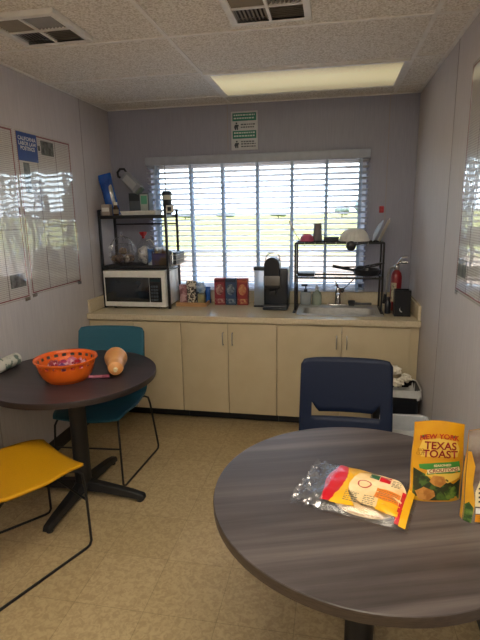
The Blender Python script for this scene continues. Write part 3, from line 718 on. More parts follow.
t = thing('ribbed_bowl', 'white ribbed bowl upside down on dish rack top', 'bowl', (.158, 3.71, RT))
MB().lathe([(.108,.001), (.106,.012), (.096,.045), (.075,.075), (.045,.09), (0,.092)], n=72, wob=lambda a, i: 1+.03*math.cos(24*a)).build('bowl', mat('ribbed_white', '#e4e4e0', .4), t)
MB().lathe([(.108,.0), (.112,.003), (.108,.006)], n=48).build('rim', mat('ribbed_white', '#e4e4e0', .4), t)
t = thing('round_strainer', 'round black ladle hooked on the front of dish rack top', 'utensil', (.13, 3.556, RT-.03))
MB().ell((0, -.01, .005), .035, .012, .035, 20, 10).build('bowl', M_dark, t)
MB().tube([(.03,-.01,.015), (.07,-.012,.022), (.11,-.012,.028)], [.006,.006,.008], 8).build('handle', M_dark, t)
t = thing('leaning_plate', 'pale blue plate leaning at the right end of dish rack top', 'plate', (.3, 3.7, RT))
Mp = frame((.015, 0, .078), (0, 1, 0), (.42, 0, .9))
MB().lathe([(0,-.004), (.05,-.004), (.062,.002), (.082,.008), (.084,.011), (.06,.006), (0,0)], n=36, M=Mp).build('plate', mat('plate_blue', '#b9c7da', .3), t)
MB().lathe([(.03,-.004), (.03,-.008), (.026,-.008)], n=28, M=Mp).build('foot_ring', mat('plate_blue', '#b9c7da', .3), t)
t = thing('cutting_board', 'pale cutting board leaning behind the blue plate', 'board', (.332, 3.7, RT))
MB().rbox(-.004, .004, -.07, .07, 0, .165, .004, Matrix.Rotation(.42, 4, 'Y')).build('board', mat('board_pale', '#c6bca9', .5), t)
MB().tube([Matrix.Rotation(.42, 4, 'Y') @ Vector((0, .02*math.cos(a*PI/6), .165+.012*math.sin(a*PI/6))) for a in range(7)], .003, 6).build('hang_loop', M_offwhite, t)
t = thing('red_wall_hook', 'small red hook on back wall to the right of the blind', 'hook', (.362, YB, 1.585))
MB().rbox(-.017, .017, -.012, -.0005, -.02, .03, .004).build('plate', M_red, t)
MB().tube([(0,-.011,0), (0,-.025,-.008), (0,-.027,.004)], .004, 6).build('prong', M_red, t)

# lower tier
t = thing('frying_pan', 'black frying pan resting on the right of rack lower tier', 'pan', (.255, 3.71, RL))
MB().lathe([(0,.001), (.08,.001), (.088,.006), (.1,.045), (.103,.046), (.09,.009), (.0,.006)], n=36).build('pan', M_dark, t)
MB().tube([(-.09,-.03,.04), (-.16,-.05,.055), (-.25,-.06,.075)], [.009,.011,.012], 8).build('handle', M_dark, t)
t = thing('black_turner', 'black slotted turner lying across the frying pan', 'utensil', (.24, 3.66, RL+.058))
MB().tube([(-.17,0,.004), (-.02,0,.012), (.03,0,.02)], .006, 6).build('handle', M_dark, t)
MB().rbox(0, .09, -.03, .03, -.003, .003, .002, frame((.03, 0, .02), (.95, 0, .22), (0, 1, 0))).build('blade', M_dark, t)
t = thing('steel_ladle', 'dark ladle tilted over the right end of rack lower tier', 'utensil', (.33, 3.63, RL+.07))
MB().tube([(-.1,-.02,-.004), (-.03,-.01,.006), (.045,0,.03)], .005, 6).build('handle', M_dark, t)
MB().ell((-.125,-.025,.0), .03, .028, .014, 16, 8).build('bowl', M_dark, t)
t = thing('drying_mat', 'dark folded mat on the left of rack lower tier', 'mat', (-.19, 3.71, RL))
MB().rbox(-.065, .065, -.1, .1, 0, .012, .005).build('fold', M_dark, t); MB().rbox(-.062, .06, -.095, .095, .0125, .022, .004).build('fold', M_dark, t)
t = thing('long_spoon', 'long dark spoon hanging from the rack lower tier towards the faucet', 'utensil', (.14, 3.567, RL))
MB().tube([(.03,0,.002), (-.02,-.004,-.05), (-.055,-.006,-.085)], .004, 6).build('handle', M_dark, t)
MB().ell((-.062,-.006,-.094), .014, .006, .018, 12, 8).build('bowl', M_dark, t)

DZ = HC+.0066     # sink deck
t = thing('soap_dispenser', 'squat clear soap dispenser with black pump beside the faucet', 'dispenser', (-.2, 3.805, DZ))
MB().rbox(-.042, .042, -.022, .022, 0, .105, .012).build('bottle', mat('dispenser_clear', '#b9c3c8', .2, trans=.4), t)
MB().lathe([(.014,.105), (.014,.125), (.005,.127), (.005,.15)], n=16).build('pump_neck', M_dark, t)
MB().rbox(-.035, .014, -.011, .011, .149, .165, .004).build('pump_head', M_dark, t)
t = thing('soap_bottle', 'round pale green soap bottle with white cap behind the sink', 'bottle', (-.112, 3.805, DZ))
MB().lathe([(0,0), (.034,0), (.038,.006), (.038,.08), (.03,.1), (.013,.112), (.012,.12)], n=24).build('body', mat('soap_green', '#b7c4b2', .25, trans=.3), t)
MB().lathe([(.016,.12), (.016,.142), (.006,.15), (.006,.165), (0,.166)], n=16).build('cap', M_white, t)
t = thing('black_brush', 'black scrub brush lying on the back edge of the sink', 'brush', (.235, 3.805, DZ))
MB().tube([(.075,0,.014), (0,.0,.014), (-.06,0,.016)], [.01,.009,.012], 8).build('handle', M_dark, t)
MB().rbox(-.105, -.05, -.022, .022, .013, .04, .008).build('head', M_dark, t)
MB().rbox(-.1, -.055, -.018, .018, 0, .0135, .003).build('bristles', mat('bristle_grey', '#2c2e33', .8), t)

# ---------------------------------------------------------------- right corner of the counter
ex = thing('fire_extinguisher', 'red fire extinguisher with silver valve in the right counter corner', 'fire extinguisher', (.47, 3.69, HC))
MB().lathe([(0,.0), (.036,0), (.04,.008), (.04,.25), (.034,.28), (.02,.297), (.016,.305)], n=28).build('cylinder', mat('extinguisher_red', '#8d1420', .3, coat=.4), ex)
MB().lathe([(.018,.302), (.02,.31), (.02,.335), (.012,.345)], n=16, cap1=True).build('valve', M_chrome, ex)
MB().tube([(-.01,-.01,.34), (.03,-.02,.362), (.07,-.03,.36)], [.007,.008,.008], 8).build('carry_handle', M_chrome, ex)
MB().tube([(0,-.012,.345), (.03,-.03,.395), (.065,-.04,.4)], [.006,.008,.009], 8).build('squeeze_lever', M_chrome, ex)
MB().tube([(-.018,0,.322), (-.05,-.02,.31), (-.068,-.03,.25), (-.07,-.03,.17), (-.075,-.03,.12)], .009, 8).build('hose', mat('hose_grey', '#8f8f8f', .4), ex)
MB().tube([(-.076,-.03,.125), (-.08,-.03,.055)], [.011,.015], 10).build('nozzle', M_dark, ex)
def lab(u, v):
    a = math.radians(-150+60*u); return (.0408*math.cos(a), .0408*math.sin(a), .07+.14*v)
MB().grid(lab, 8, 1).build('label_panel', mat('extinguisher_label', '#c9bfa6', .5, alt='#6f6858', nscale=40, namt=(.5, .6)), ex)
t = thing('black_caddy', 'black caddy with pale mark in front of the fire extinguisher', 'caddy', (.492, 3.5, HC))
bx = MB(); a, d, h = .054, .045, .185
bx.box(-a, a, -d, -d+.004, 0, h); bx.box(-a, a, d-.004, d, 0, h); bx.box(-a, -a+.004, -d+.004, d-.004, 0, h); bx.box(a-.004, a, -d+.004, d-.004, 0, h); bx.box(-a+.004, a-.004, -d+.004, d-.004, 0, .004)
bx.build('body', mat('caddy_black', '#11151d', .3), t, smooth=False)
mk = MB(); M = Matrix.Translation((0, -d-.0002, .05)) @ Matrix.Rotation(PI/2, 4, 'X')
arc = [(.02*math.cos(a2), .02*math.sin(a2)) for a2 in [math.radians(150+110*i/10) for i in range(11)]] + [(.004+.02*math.cos(a2), .006+.02*math.sin(a2)) for a2 in [math.radians(260-110*i/10) for i in range(11)]]
mk.prism(arc, -.0002, .0006, M); mk.build('mark', M_offwhite, t, smooth=False)
t = thing('dark_bottle', 'small dark bottle beside the rack post, left of the black caddy', 'bottle', (.405, 3.56, HC))
MB().lathe([(0,0), (.02,0), (.022,.004), (.022,.075), (.012,.09), (.011,.1)], n=20).build('body', mat('bottle_dark', '#171b24', .3), t)
MB().lathe([(.013,.1), (.013,.12), (0,.121)], n=16).build('cap', M_dark, t)

# ================================================================ WASTE BINS
M_bag = mat('liner_white', '#d9dad8', .35, alt='#b9bbba', nscale=9, bump=.5, bscale=25, bdist=.006)
def bin_shell(mb, w, d, h, taper=.82, r=.03, z0=0.0):
    a = ring(-w*taper, w*taper, -d*taper, d*taper, z0, r); b_ = ring(-w, w, -d, d, h, r); c = ring(-w+.004, w-.004, -d+.004, d-.004, h, r); e = ring(-w*taper+.004, w*taper-.004, -d*taper+.004, d*taper-.004, z0+.006, r)
    n = len(a); mb.add(a+b_+c+e, [(i*n+j, i*n+(j+1) % n, (i+1)*n+(j+1) % n, (i+1)*n+j) for i in range(3) for j in range(n)] + [tuple(range(n)), tuple(3*n+j for j in range(n))])
    return mb
t = thing('waste_bin', 'black waste bin overfilled with white paper, against the sink cabinet', 'bin', (.425, 3.14, 0))
bin_shell(MB(), .15, .115, .455).build('body', mat('bin_black', '#10141b', .45), t)
def liner(u, v, w, d, h, drop, seed):
    a = 2*PI*u; q = ring(-w, w, -d, d, 0, .03, 8); k2 = int(u*len(q)) % len(q); p = q[k2]
    out = [1.0, 1.05, 1.055][min(2, int(v*2.01))]
    return p, out
def liner_mesh(w, d, h, drop, seed, depth=.1):
    q = ring(-w, w, -d, d, 0, .035, 9); n = len(q); mb = MB(); rows = []
    for sc, z in ((.9, h-depth), (.97, h-.02), (1.005, h+.006), (1.035, h+.004), (1.045, h-drop*.5), (1.05, h-drop)):
        rows.append([(x*sc + (.006*math.sin(j*1.9+seed) if z < h else 0)*(1 if x > 0 else -1)*.6, y*sc, z + (.012*math.sin(j*1.1+seed) if z < h-.03 else .003*math.sin(j*2.3))) for j, (x, y, _) in enumerate(q)])
    vs = sum(rows, []); return mb.add(vs, [(i*n+j, i*n+(j+1) % n, (i+1)*n+(j+1) % n, (i+1)*n+j) for i in range(len(rows)-1) for j in range(n)])
liner_mesh(.15, .115, .455, .05, 1).build('liner', M_bag, t)
M_tissue = mat('crumpled_paper', '#e2ddd0', .8, alt='#cfc7b6', nscale=9, bump=.6, bscale=18, bdist=.01)
for i, (x, y, z, r, nm) in enumerate(((.35, 3.14, .50, .042, 'crumpled paper towel at the left of bin heap, behind navy chair'), (.44, 3.09, .49, .042, 'crumpled paper towel at the front of the heap in the black bin'), (.5, 3.17, .495, .04, 'crumpled paper towel at the back right of the black bin'), (.425, 3.165, .55, .042, 'crumpled paper towel on top of the heap in the black bin'))):
    o = thing('paper_towel', nm, 'paper', (x, y, z), i, group='crumpled paper towels in the black bin')
    crumple((0,0,0), r, r*.9, r*.62, i*2.1, .22, 22, 14).build('sheet', M_tissue, o)
    crumple((r*.55, .0, r*.3), r*.5, r*.4, r*.25, i*3.1+1, .3).build('fold', M_tissue, o)
t = thing('waste_bin', 'translucent white waste bin with clear liner, in front of the black bin', 'bin', (.44, 2.69, 0))
bin_shell(MB(), .135, .11, .39, .8).build('body', mat('bin_translucent', '#eef2f5', .35, trans=.3), t)
liner_mesh(.135, .11, .39, .09, 4, .22).build('liner', mat('liner_clear', '#f4f7f8', .25, trans=.35, alt='#e2e9ed', nscale=14, bump=.7, bscale=22, bdist=.01), t)

# ================================================================ TABLES
def wood_mat(name, c1, c2, c3, rough, sc=(1.2, 22, 1)):
    m = bpy.data.materials.new(name); m.use_nodes = True; nt = m.node_tree; N = nt.nodes; L = nt.links; b = N['Principled BSDF']
    tc = N.new('ShaderNodeTexCoord'); mp = N.new('ShaderNodeMapping'); mp.inputs['Scale'].default_value = sc; L.new(tc.outputs['Object'], mp.inputs['Vector'])
    n = N.new('ShaderNodeTexNoise'); n.inputs['Scale'].default_value = .5; n.inputs['Detail'].default_value = 7; n.inputs['Roughness'].default_value = .62; n.inputs['Distortion'].default_value = .25; L.new(mp.outputs['Vector'], n.inputs['Vector'])
    r = N.new('ShaderNodeValToRGB'); e = r.color_ramp.elements; e[0].position = .32; e[0].color = lin(c1); e[1].position = .68; e[1].color = lin(c3); x = e.new(.5); x.color = lin(c2)
    L.new(n.outputs['Fac'], r.inputs['Fac']); L.new(r.outputs['Color'], b.inputs['Base Color']); b.inputs['Roughness'].default_value = rough
    bp = N.new('ShaderNodeBump'); bp.inputs['Strength'].default_value = .05; bp.inputs['Distance'].default_value = .001; L.new(n.outputs['Fac'], bp.inputs['Height']); L.new(bp.outputs['Normal'], b.inputs['Normal'])
    return m
def table(x, y, r, rz, label, mtop, medge, ztop=.74):
    t = thing('round_table', label, 'table', (x, y, 0), rz)
    th = .03
    MB().lathe([(0, ztop), (r-.002, ztop), (r, ztop-.002)], n=96).build('tabletop', mtop, t)
    MB().lathe([(r, ztop-.002), (r+.0008, ztop-.006), (r+.0008, ztop-th+.004), (r, ztop-th), (0, ztop-th)], n=96).build('edge_band', medge, t)
    MB().lathe([(.1, ztop-th), (.1, ztop-th-.008), (.055, ztop-th-.03), (.045, ztop-th-.05)], n=28).build('top_plate', M_black, t)
    MB().lathe([(.046, ztop-th-.03), (.046, .09), (.052, .085), (.054, .05)], n=28, cap0=True, cap1=True).build('column', M_black, t)
    for i in range(4):
        a = PI/2*i; M = rotz(a)
        l = MB(); st = [(.0, .034, .042, .098), (.12, .03, .038, .085), (.3, .026, .022, .06), (.365, .025, .014, .045), (.375, .022, .014, .036)]
        vs = []; 
        for (d, w, z0, z1) in st: vs += [M @ Vector(p) for p in ((d, -w, z0), (d, w, z0), (d, w*.75, z1), (d, -w*.75, z1))]
        l.add(vs, [(q*4+j, q*4+(j+1) % 4, q*4+4+(j+1) % 4, q*4+4+j) for q in range(4) for j in range(4)] + [(0,1,2,3), (19,18,17,16)])
        a_ = l.build('base_arm', M_black, t, bevel=.004)
        MB().cyl(M @ Vector((.345, 0, 0)), M @ Vector((.345, 0, .016)), .018, n=14).build('glide', M_dark, a_)
    return t
table(-1.38, 2.293, .447, -.03, 'dark round table holding the orange bowl, beside the left wall', wood_mat('table_dark', '#2c2528', '#372f33', '#42393d', .33), mat('edge_dark', '#2c2524', .4))
TR = (.116, 1.362, .462)
table(*TR, .35, 'grey-brown woodgrain round table in the right foreground', wood_mat('table_grey', '#2b2523', '#453e3d', '#5f5754', .36, (1.1, 30, 1)), mat('edge_grey', '#4a3f36', .42, alt='#3a312a', nscale=40, stretch=(1, 1, 12)))
bpy.context.view_layer.update()
# grain of the near table runs across the room
for o in bpy.data.objects:
    if o.name.startswith('round_table') and o.location.x > 0:
        o.rotation_euler.z = -.15
        for ch in o.children:
            if ch.name.startswith('tabletop'): ch.rotation_euler.z = .46
TZ0 = .74

# ================================================================ CHAIRS
def make_chair(hx, alt, label, cat='chair'):
    t = thing('sled_chair', label, cat)
    m = mat('chair_shell_'+hx[1:], hx, .55, spec=.3, alt=alt, nscale=200, namt=(.3, .7))
    W = .24
    def seat(u, v):
        x = (2*u-1); y = .215 - .435*v
        sx = (.205 + .035*min(1, v/.45)) * (1 - .05*max(0, (.1-v)/.1)**2)
        z = .445 - .018*math.sin(PI*v)*(1-.4*x*x) + .012*x*x
        if v < .3: q = (.3-v)/.3; z -= .03*q*q*(1-.25*x*x)
        if v > .85: z += .03*((v-.85)/.15)**2
        return (x*sx, y, z)
    MB().grid(seat, 20, 22).build('seat', m, t, solid=.011, angle=80)
    xs = [-1, -.93, -.86, -.78] + [-.74+1.48*i/18 for i in range(19)] + [.78, .86, .93, 1]
    nc = len(xs)-1
    def rowz(j, x):
        ax = abs(x)
        zlow = .655 if ax >= .76 else (.60 if ax < .60 else .60+.055*(ax-.60)/.16)
        zsl = .60 if ax >= .76 else .578
        top = .868 - .012*ax**6 - (.02*max(0, (ax-.93)/.07)**2)
        if j <= 5: return .45 + (zsl-.45)*j/5
        if j == 6: return zlow
        return zlow + (top-zlow)*(j-6)/10
    def bk(u, v):
        x = xs[round(u*nc)]; j = round(v*16); z = rowz(j, x)
        s_ = (z-.45)/.42; y = -.205 - .075*s_**1.15 - .028*(1-x*x)*min(1, s_*2+.2)
        return (x*.228*(1-.03*s_), y, z)
    MB().grid(bk, nc, 16, skip=lambda i, j: j == 5 and abs((xs[i]+xs[i+1])/2) < .76).build('backrest', m, t, solid=.014, angle=80)
    # sled frame: two side loops and two cross bars
    for s_ in (-1, 1):
        pts = [(s_*.16, .12, .424), (s_*.185, .185, .41), (s_*.192, .205, .385), (s_*.196, .212, .3), (s_*.2, .215, .03), (s_*.202, .205, .012), (s_*.205, .185, .0075),
               (s_*.268, -.25, .0075), (s_*.272, -.275, .011), (s_*.272, -.287, .03), (s_*.25, -.225, .36), (s_*.242, -.215, .405), (s_*.225, -.195, .42), (s_*.18, -.14, .425)]
        MB().tube(pts, .0065, 8).build('leg', M_black, t)
    MB().tube([(-.196, .212, .25), (.196, .212, .25)], .0055, 8).build('cross_bar', M_black, t)
    MB().tube([(-.19, .11, .426), (.19, .11, .426)], .006, 8).build('cross_bar', M_black, t)
    MB().tube([(-.2, -.15, .424), (.2, -.15, .424)], .006, 8).build('cross_bar', M_black, t)
    return t
c = make_chair('#2b6175', '#26586b', 'teal plastic sled chair behind the dark table, facing the camera'); c.location = (-1.395, 2.578, 0); c.rotation_euler.z = PI+.08
c = make_chair('#c9930d', '#be8a0b', 'yellow plastic sled chair at the left edge, turned towards the dark table'); c.location = (-1.405, 1.80, 0); c.rotation_euler.z = -.535
c = make_chair('#0d1c38', '#0b1830', 'navy plastic sled chair behind the grey table, by the bins'); c.location = (.085, 2.05, 0); c.rotation_euler.z = PI+.01

# ================================================================ ON THE DARK TABLE
BW = (-1.36, 2.2, TZ0)
bw = thing('orange_bowl', 'orange plastic colander bowl with a row of square holes, on the dark table', 'bowl', BW)
M_or = mat('orange_plastic', '#e8691a', .35, sub=.1)
prof = [(0,.004), (.1,.004), (.112,.008), (.128,.025), (.142,.055), (.149,.078), (.150,.080), (.153,.094), (.155,.102), (.161,.11), (.166,.111), (.1665,.107), (.162,.105)]
MB().lathe(prof, n=84, skip=lambda i, j: i == 6 and j % 4 < 2).build('bowl', M_or, bw, solid=.003); bw.children[-1].scale = (.96, .96, 1.06)
MB().lathe([(.095,.0), (.1,.0), (.102,.006)], n=48).build('foot_ring', M_or, bw)
cand = ((-.03, .02, '#b0305a', 'pink twisted candy wrapper in the left of orange bowl'), (.045, .045, '#a8152e', 'red candy pack in the right of orange bowl'), (.0, -.045, '#7d3b78', 'purple candy wrapper at the front of orange bowl'),
        (.085, -.01, '#c01f35', 'bright red candy wrapper against the right rim of orange bowl'), (-.012, .08, '#d07a9a', 'pale pink candy wrapper at the back of orange bowl'), (-.085, -.005, '#8f2434', 'dark red candy wrapper at the left side of orange bowl'))
for i, (dx, dy, hx, lb) in enumerate(cand):
    o = thing('candy', lb, 'candy', (BW[0]+dx*.95, BW[1]+dy*.95, TZ0+.07), i*.9+.4)
    crumple((0,0,0), .027, .02, .026, i*1.3, .12, flat=-.04).build('wrapper', mat('candy_%d' % i, hx, .3, alt='#e0b0b8', nscale=40, namt=(.55, .62)), o)
    for s_ in (-1, 1): MB().lathe([(.004, .03), (.012, .04), (.016, .05)], n=10, M=Matrix.Rotation(s_*PI/2, 4, 'Y'), wob=lambda a, i2: 1+.2*math.sin(4*a)).build('twist', mat('candy_%d' % i, hx), o)

sq = thing('butternut_squash', 'tan butternut squash lying on the dark table behind the orange bowl', 'squash', (-1.142, 2.325, TZ0), .42); sq.scale = (1.1, 1.1, 1.1)
pr = [(0,0), (.02,.003), (.034,.012), (.039,.03), (.038,.06), (.038,.085), (.044,.11), (.054,.135), (.057,.155), (.052,.178), (.035,.197), (.015,.205), (0,.206)]
Ms = Matrix.Translation((0, -.09, .046)) @ Matrix.Rotation(-PI/2+.07, 4, 'X')
MB().lathe(pr, n=32, M=Ms).build('flesh', mat('squash_tan', '#d9a066', .42, alt='#cf9156', nscale=8, sub=.1), sq)
MB().lathe([(.012,.004), (.009,-.006), (.0085,-.016), (.0,-.017)], n=12, M=Ms).build('stem', mat('squash_stem', '#d8c29a', .7), sq)
pn = thing('pink_marker', 'thin pink marker pen on the dark table under the orange bowl rim', 'marker', (-1.212, 2.226, TZ0), .25)
MB().tube([(-.07,0,.009), (.035,0,.009)], .0085, 12).build('barrel', mat('marker_pink', '#b06a7d', .4), pn)
MB().tube([(.035,0,.009), (.072,0,.009)], .0092, 12).build('cap', mat('marker_cap', '#8d3f56', .4), pn)
rl = thing('printed_roll', 'white roll with grey-green printed wrapper lying at the wall end of dark table', 'paper roll', (-1.787, 2.30, TZ0), 0)
Mr = Matrix.Translation((0, 0, .037)) @ rotz(-.02) @ Matrix.Rotation(-PI/2, 4, 'X')
MB().lathe([(.014, -.1), (.0355, -.1), (.036, -.098), (.036, .078), (.0355, .08), (.014, .08), (.014, -.1)], n=32, M=Mr).build('roll', mat('roll_white', '#d6d3c8', .6), rl)
MB().lathe([(.0364, -.06), (.0364, .07)], n=32, M=Mr).build('printed_band', mat('roll_print', '#c9c8bb', .5, alt='#66756a', nscale=26, namt=(.5, .56)), rl)

# ================================================================ ON THE GREY TABLE
# flat bread bag: local x along its length (open end at -x), y across
bb = thing('bread_bag', 'red and yellow clear bag of flatbread lying on the grey table', 'bread bag', (.09, 1.345, TZ0), -.3)
LX, LY = .168, .125
def top(u, v, lift=0.):                                   # u,v in 0..1 -> a point on the upper film
    x = (u-.5)*2; y = (v-.5)*2
    h = .034*max(0, 1-abs(x*.96)**4)*max(0, 1-abs(y*.97)**4)
    if x < -.45: h *= max(.15, 1-(-.45-x)*1.5)
    wv = .0025*math.sin(9*x+3*y)+.002*math.sin(17*y+5*x)+(.004*math.sin(26*y+3*x)*max(0, -.5-x)*2)
    sk_ = 1-.1*max(0, -x-.4)*0
    return Vector((x*LX, y*LY*sk_*(1-.03*math.sin(3*x)), .003+max(0, h)+abs(wv)*.8+lift))
def bot(u, v):
    p = top(u, v); p.z = .0006; return p
film = MB(); film.grid(lambda u, v: top(u, v), 48, 30); film.grid(lambda u, v: bot(u, v), 48, 30)
film.build('clear_bag', M_film, bb, angle=80)
M_pita = mat('flatbread', '#ecd2a4', .7, alt='#dcb57c', nscale=14, namt=(.4, .7))
for z in (.006, .0155): MB().lathe([(0, z-.004), (.1, z-.004), (.106, z), (.1, z+.004), (0, z+.0045)], (.035, -.004, 0), 40, wob=lambda a, i: 1+.02*math.sin(5*a)).build('flatbread_disc', M_pita, bb)
fb = MB(); fb.grid(lambda r, a: top(.675+.245*r*math.cos(2*PI*a), .53+.385*r*math.sin(2*PI*a), .0009), 10, 40); fb.build('flatbread_top', M_pita, bb, angle=80)
def patch(u0, u1, v0, v1, name, m, lift, nu=14, nv=14, edge=None, par=bb):
    mb = MB()
    def fn(u, v):
        vv = v0+(v1-v0)*v; a, b_ = (u0, u1) if edge is None else edge(vv)
        return top(a+(b_-a)*u, vv, lift)
    mb.grid(fn, nu, nv); return mb.build(name, m, par, angle=80)
M_pr = mat('print_red', '#c41324', .28, coat=.4); M_py = mat('print_yellow', '#e9ae1c', .28, coat=.4); M_po = mat('print_orange', '#dd7a1c', .3, coat=.3); M_gr = mat('print_leaf_green', '#2f5e3c', .35); M_cream = mat('print_cream', '#e6d9b6', .4)
patch(.22, .42, .1, .97, 'red_band', M_pr, .0012, edge=lambda v: (.24+.02*math.sin(9*v), .40-.35*abs(v-.5)**2))
patch(.38, .5, .09, .97, 'yellow_band', M_py, .0013, edge=lambda v: (.395-.35*abs(v-.5)**2, .44+.85*abs(v-.5)**2.2))
patch(.92, .975, .04, .98, 'yellow_end_strip', M_py, .0014)
patch(.885, .918, .05, .6, 'red_end_strip', M_pr, .0014)
patch(.68, .88, .30, .52, 'orange_panel', M_po, .0014)
patch(.72, .9, .12, .3, 'yellow_panel', M_py, .0014)
patch(.58, .665, .70, .86, 'green_panel', M_gr, .0014); patch(.67, .765, .68, .83, 'red_panel', M_pr, .0014)
em = MB(); nn = 28
for i in range(nn):
    a0, a1 = 2*PI*i/nn, 2*PI*(i+1)/nn
    em.add([top(.565+.062*math.cos(a)*r, .53+.09*math.sin(a)*r, .0015) for a, r in ((a0,.78), (a1,.78), (a1,1), (a0,1))], [(0,1,2,3)])
em.build('round_emblem', mat('emblem_red', '#b5402f', .4), bb)
tl = MB(); random.seed(5)
def tline(v, u0, u1, hv=.012):
    u = u0
    while u < u1-.01:
        L = random.uniform(.01, .028); b_ = min(u+L, u1); tl.add([top(u, v-hv/2, .0016), top(b_, v-hv/2, .0016), top(b_, v+hv/2, .0016), top(u, v+hv/2, .0016)], [(0,1,2,3)]); u = b_+.007
for i in range(6): tline(.16+.028*i, .44, .56); tline(.14+.03*i, .6, .7)
for i in range(5): tline(.64+.035*i, .78, .86); tline(.33+.04*i, .7, .86, .01)
tl.build('small_print', mat('small_print_dark', '#5c6450', .5), bb)
# open gathered end: crinkled film ridges
cr = MB()
def gath(u, v):
    p = top(.012*math.sin(v*21)+.27*u, v, .0022); a = (1-u)**.7
    p.z += a*(.007*abs(math.sin(v*19+2.2*math.sin(u*5+v*4)))+.004*abs(math.sin(v*43+u*6))+.003*math.sin(u*17+v*9))
    return p
cr.grid(gath, 26, 60)
cr.build('gathered_end', thin_clear('film_fold', '#ffffff', .22, .3, .98), bb, angle=25)

def big_pouch(loc, rz, w, h, d, label, front, side):
    t = thing('crouton_bag', label, 'snack bag', loc, rz)
    def surf(u, v, sg):                                   # u across -1..1, v up 0..1
        wq = w/2*(1+.03*math.cos(PI*v)-.015*math.sin(3*PI*v))
        dep = d/2*max(0, 1-v**1.5)*(1-abs(u)**4*.75) + .0012
        return Vector((u*wq, sg*dep + .004*math.sin(4*v+u*2), h*v + (.006*math.cos(u*2.2) if v > .9 else 0)))
    mb = MB(); mb.grid(lambda a, b_: surf(a*2-1, b_, -1), 22, 22)
    mb.build('front_panel', front, t, angle=80)
    mb = MB(); mb.grid(lambda a, b_: surf(a*2-1, b_, 1), 22, 22)
    for s_ in (-1, 1): mb.grid(lambda a, b_, s_=s_: surf(s_, b_, -1).lerp(surf(s_, b_, 1), a), 6, 22)
    mb.grid(lambda a, b_: surf(a*2-1, 0, -1).lerp(surf(a*2-1, 0, 1), b_), 22, 4)
    mb.build('back_panel', side, t, angle=80)
    return t, (lambda x, z, lift=.0008: surf(x/(w/2), z/h, -1) + Vector((0, -lift, 0)))
M_cy = mat('crouton_yellow', '#dba51c', .3, alt='#c98a12', nscale=9, coat=.4)
cb, sf = big_pouch((.317, 1.374, TZ0), .06, .142, .24, .05, 'yellow crouton bag with red lettering and green banner, standing on grey table', M_cy, M_cy)
def decal(name, m, poly, lift, sub=6, par=None, surf_=None):
    """polygon on the bag front (metres from its bottom middle), cut into small triangles"""
    bm = bmesh.new(); f = bm.faces.new([bm.verts.new((x, z, 0)) for x, z in poly]); bmesh.ops.triangulate(bm, faces=[f])
    bmesh.ops.subdivide_edges(bm, edges=list(bm.edges), cuts=3, use_grid_fill=True); bmesh.ops.triangulate(bm, faces=list(bm.faces))
    bm.verts.index_update(); mb = MB(); mb.add([(surf_ or sf)(v.co.x, v.co.y, lift) for v in bm.verts], [[v.index for v in f2.verts] for f2 in bm.faces]); bm.free()
    return mb.build(name, m, par or cb, angle=80)
M_lred = mat('letter_red', '#8d1616', .35); M_lorange = mat('letter_rust', '#b5321a', .35); M_lcream = mat('letter_cream', '#f0e2b2', .4)
M_ban = mat('banner_green', '#3f8f3a', .35, coat=.3); M_let = mat('lettuce_green', '#2c4a24', .4, alt='#6d8a3a', nscale=40, namt=(.45, .6), coat=.3); M_crt = mat('crouton_tan', '#c98f45', .5, alt='#a66a2a', nscale=60, namt=(.4, .65)); M_gold = mat('print_gold', '#e8c455', .35)
M_leafd = mat('print_bottom_dark', '#27331c', .4, alt='#4d6a2c', nscale=45, namt=(.5, .6), coat=.3)
decal('lettuce_print', M_leafd, [(-.066,.004), (.066,.004), (.066,.07), (.045,.055), (.02,.075), (-.01,.06), (-.035,.085), (-.066,.1)], .0008)
decal('gold_glow', M_gold, [(.012,.07), (.03,.058), (.062,.075), (.064,.092), (-.03,.092), (-.034,.08)], .0009)
decal('pale_glow', M_gold, [(-.048,.135), (.052,.14), (.058,.165), (.05,.188), (.0,.194), (-.046,.186), (-.054,.16)], .0008)
decal('green_banner', M_ban, [(-.052,.112), (.058,.128), (.064,.092), (-.03,.082), (-.026,.096), (-.05,.1)], .001)
decal('cream_ribbon', M_lcream, [(-.03,.097), (.058,.111), (.062,.098), (-.026,.085)], .0014)
decal('top_flag', M_gr, [(-.052,.197), (-.036,.203), (-.036,.196), (-.052,.19)], .001); decal('top_flag', M_gr, [(.034,.205), (.05,.203), (.05,.196), (.034,.198)], .001)
decal('crouton_print', M_crt, [(-.06,.03), (-.038,.046), (-.008,.034), (-.004,.018), (-.022,.004), (-.05,.008)], .0016)
decal('crouton_print', M_crt, [(-.022,.062), (-.012,.08), (.018,.078), (.026,.06), (.01,.044), (-.008,.05)], .0014)
decal('lettuce_highlight', M_let, [(.02,.03), (.05,.05), (.06,.03), (.05,.01), (.03,.008)], .0012)
def arc(cx, cz, slope=0., bend=0.): return lambda u, v: sf(cx+u, cz+v+slope*u-bend*u*u, .0032)
lettering('NEW YORK', .021, arc(0, .2, .05, 2.2), 'brand_lettering', M_lorange, cb, .0006)
lettering('TEXAS', .032, arc(.004, .171, .03, 0), 'title_lettering', M_lred, cb, .0007, sx=.95)
lettering('TOAST', .032, arc(.004, .146, .03, 0), 'title_lettering', M_lred, cb, .0007, sx=.95)
lettering('SEASONED', .0095, arc(.012, .113, .14), 'banner_lettering', M_lcream, cb, .0003)
lettering('CROUTONS', .0145, arc(.016, .0985, .155), 'ribbon_lettering', M_lred, cb, .0003)
lettering('BIG\nCUT', .012, arc(-.05, .15, .0), 'side_lettering', mat('letter_gold', '#b07a14', .4), cb, .0003)
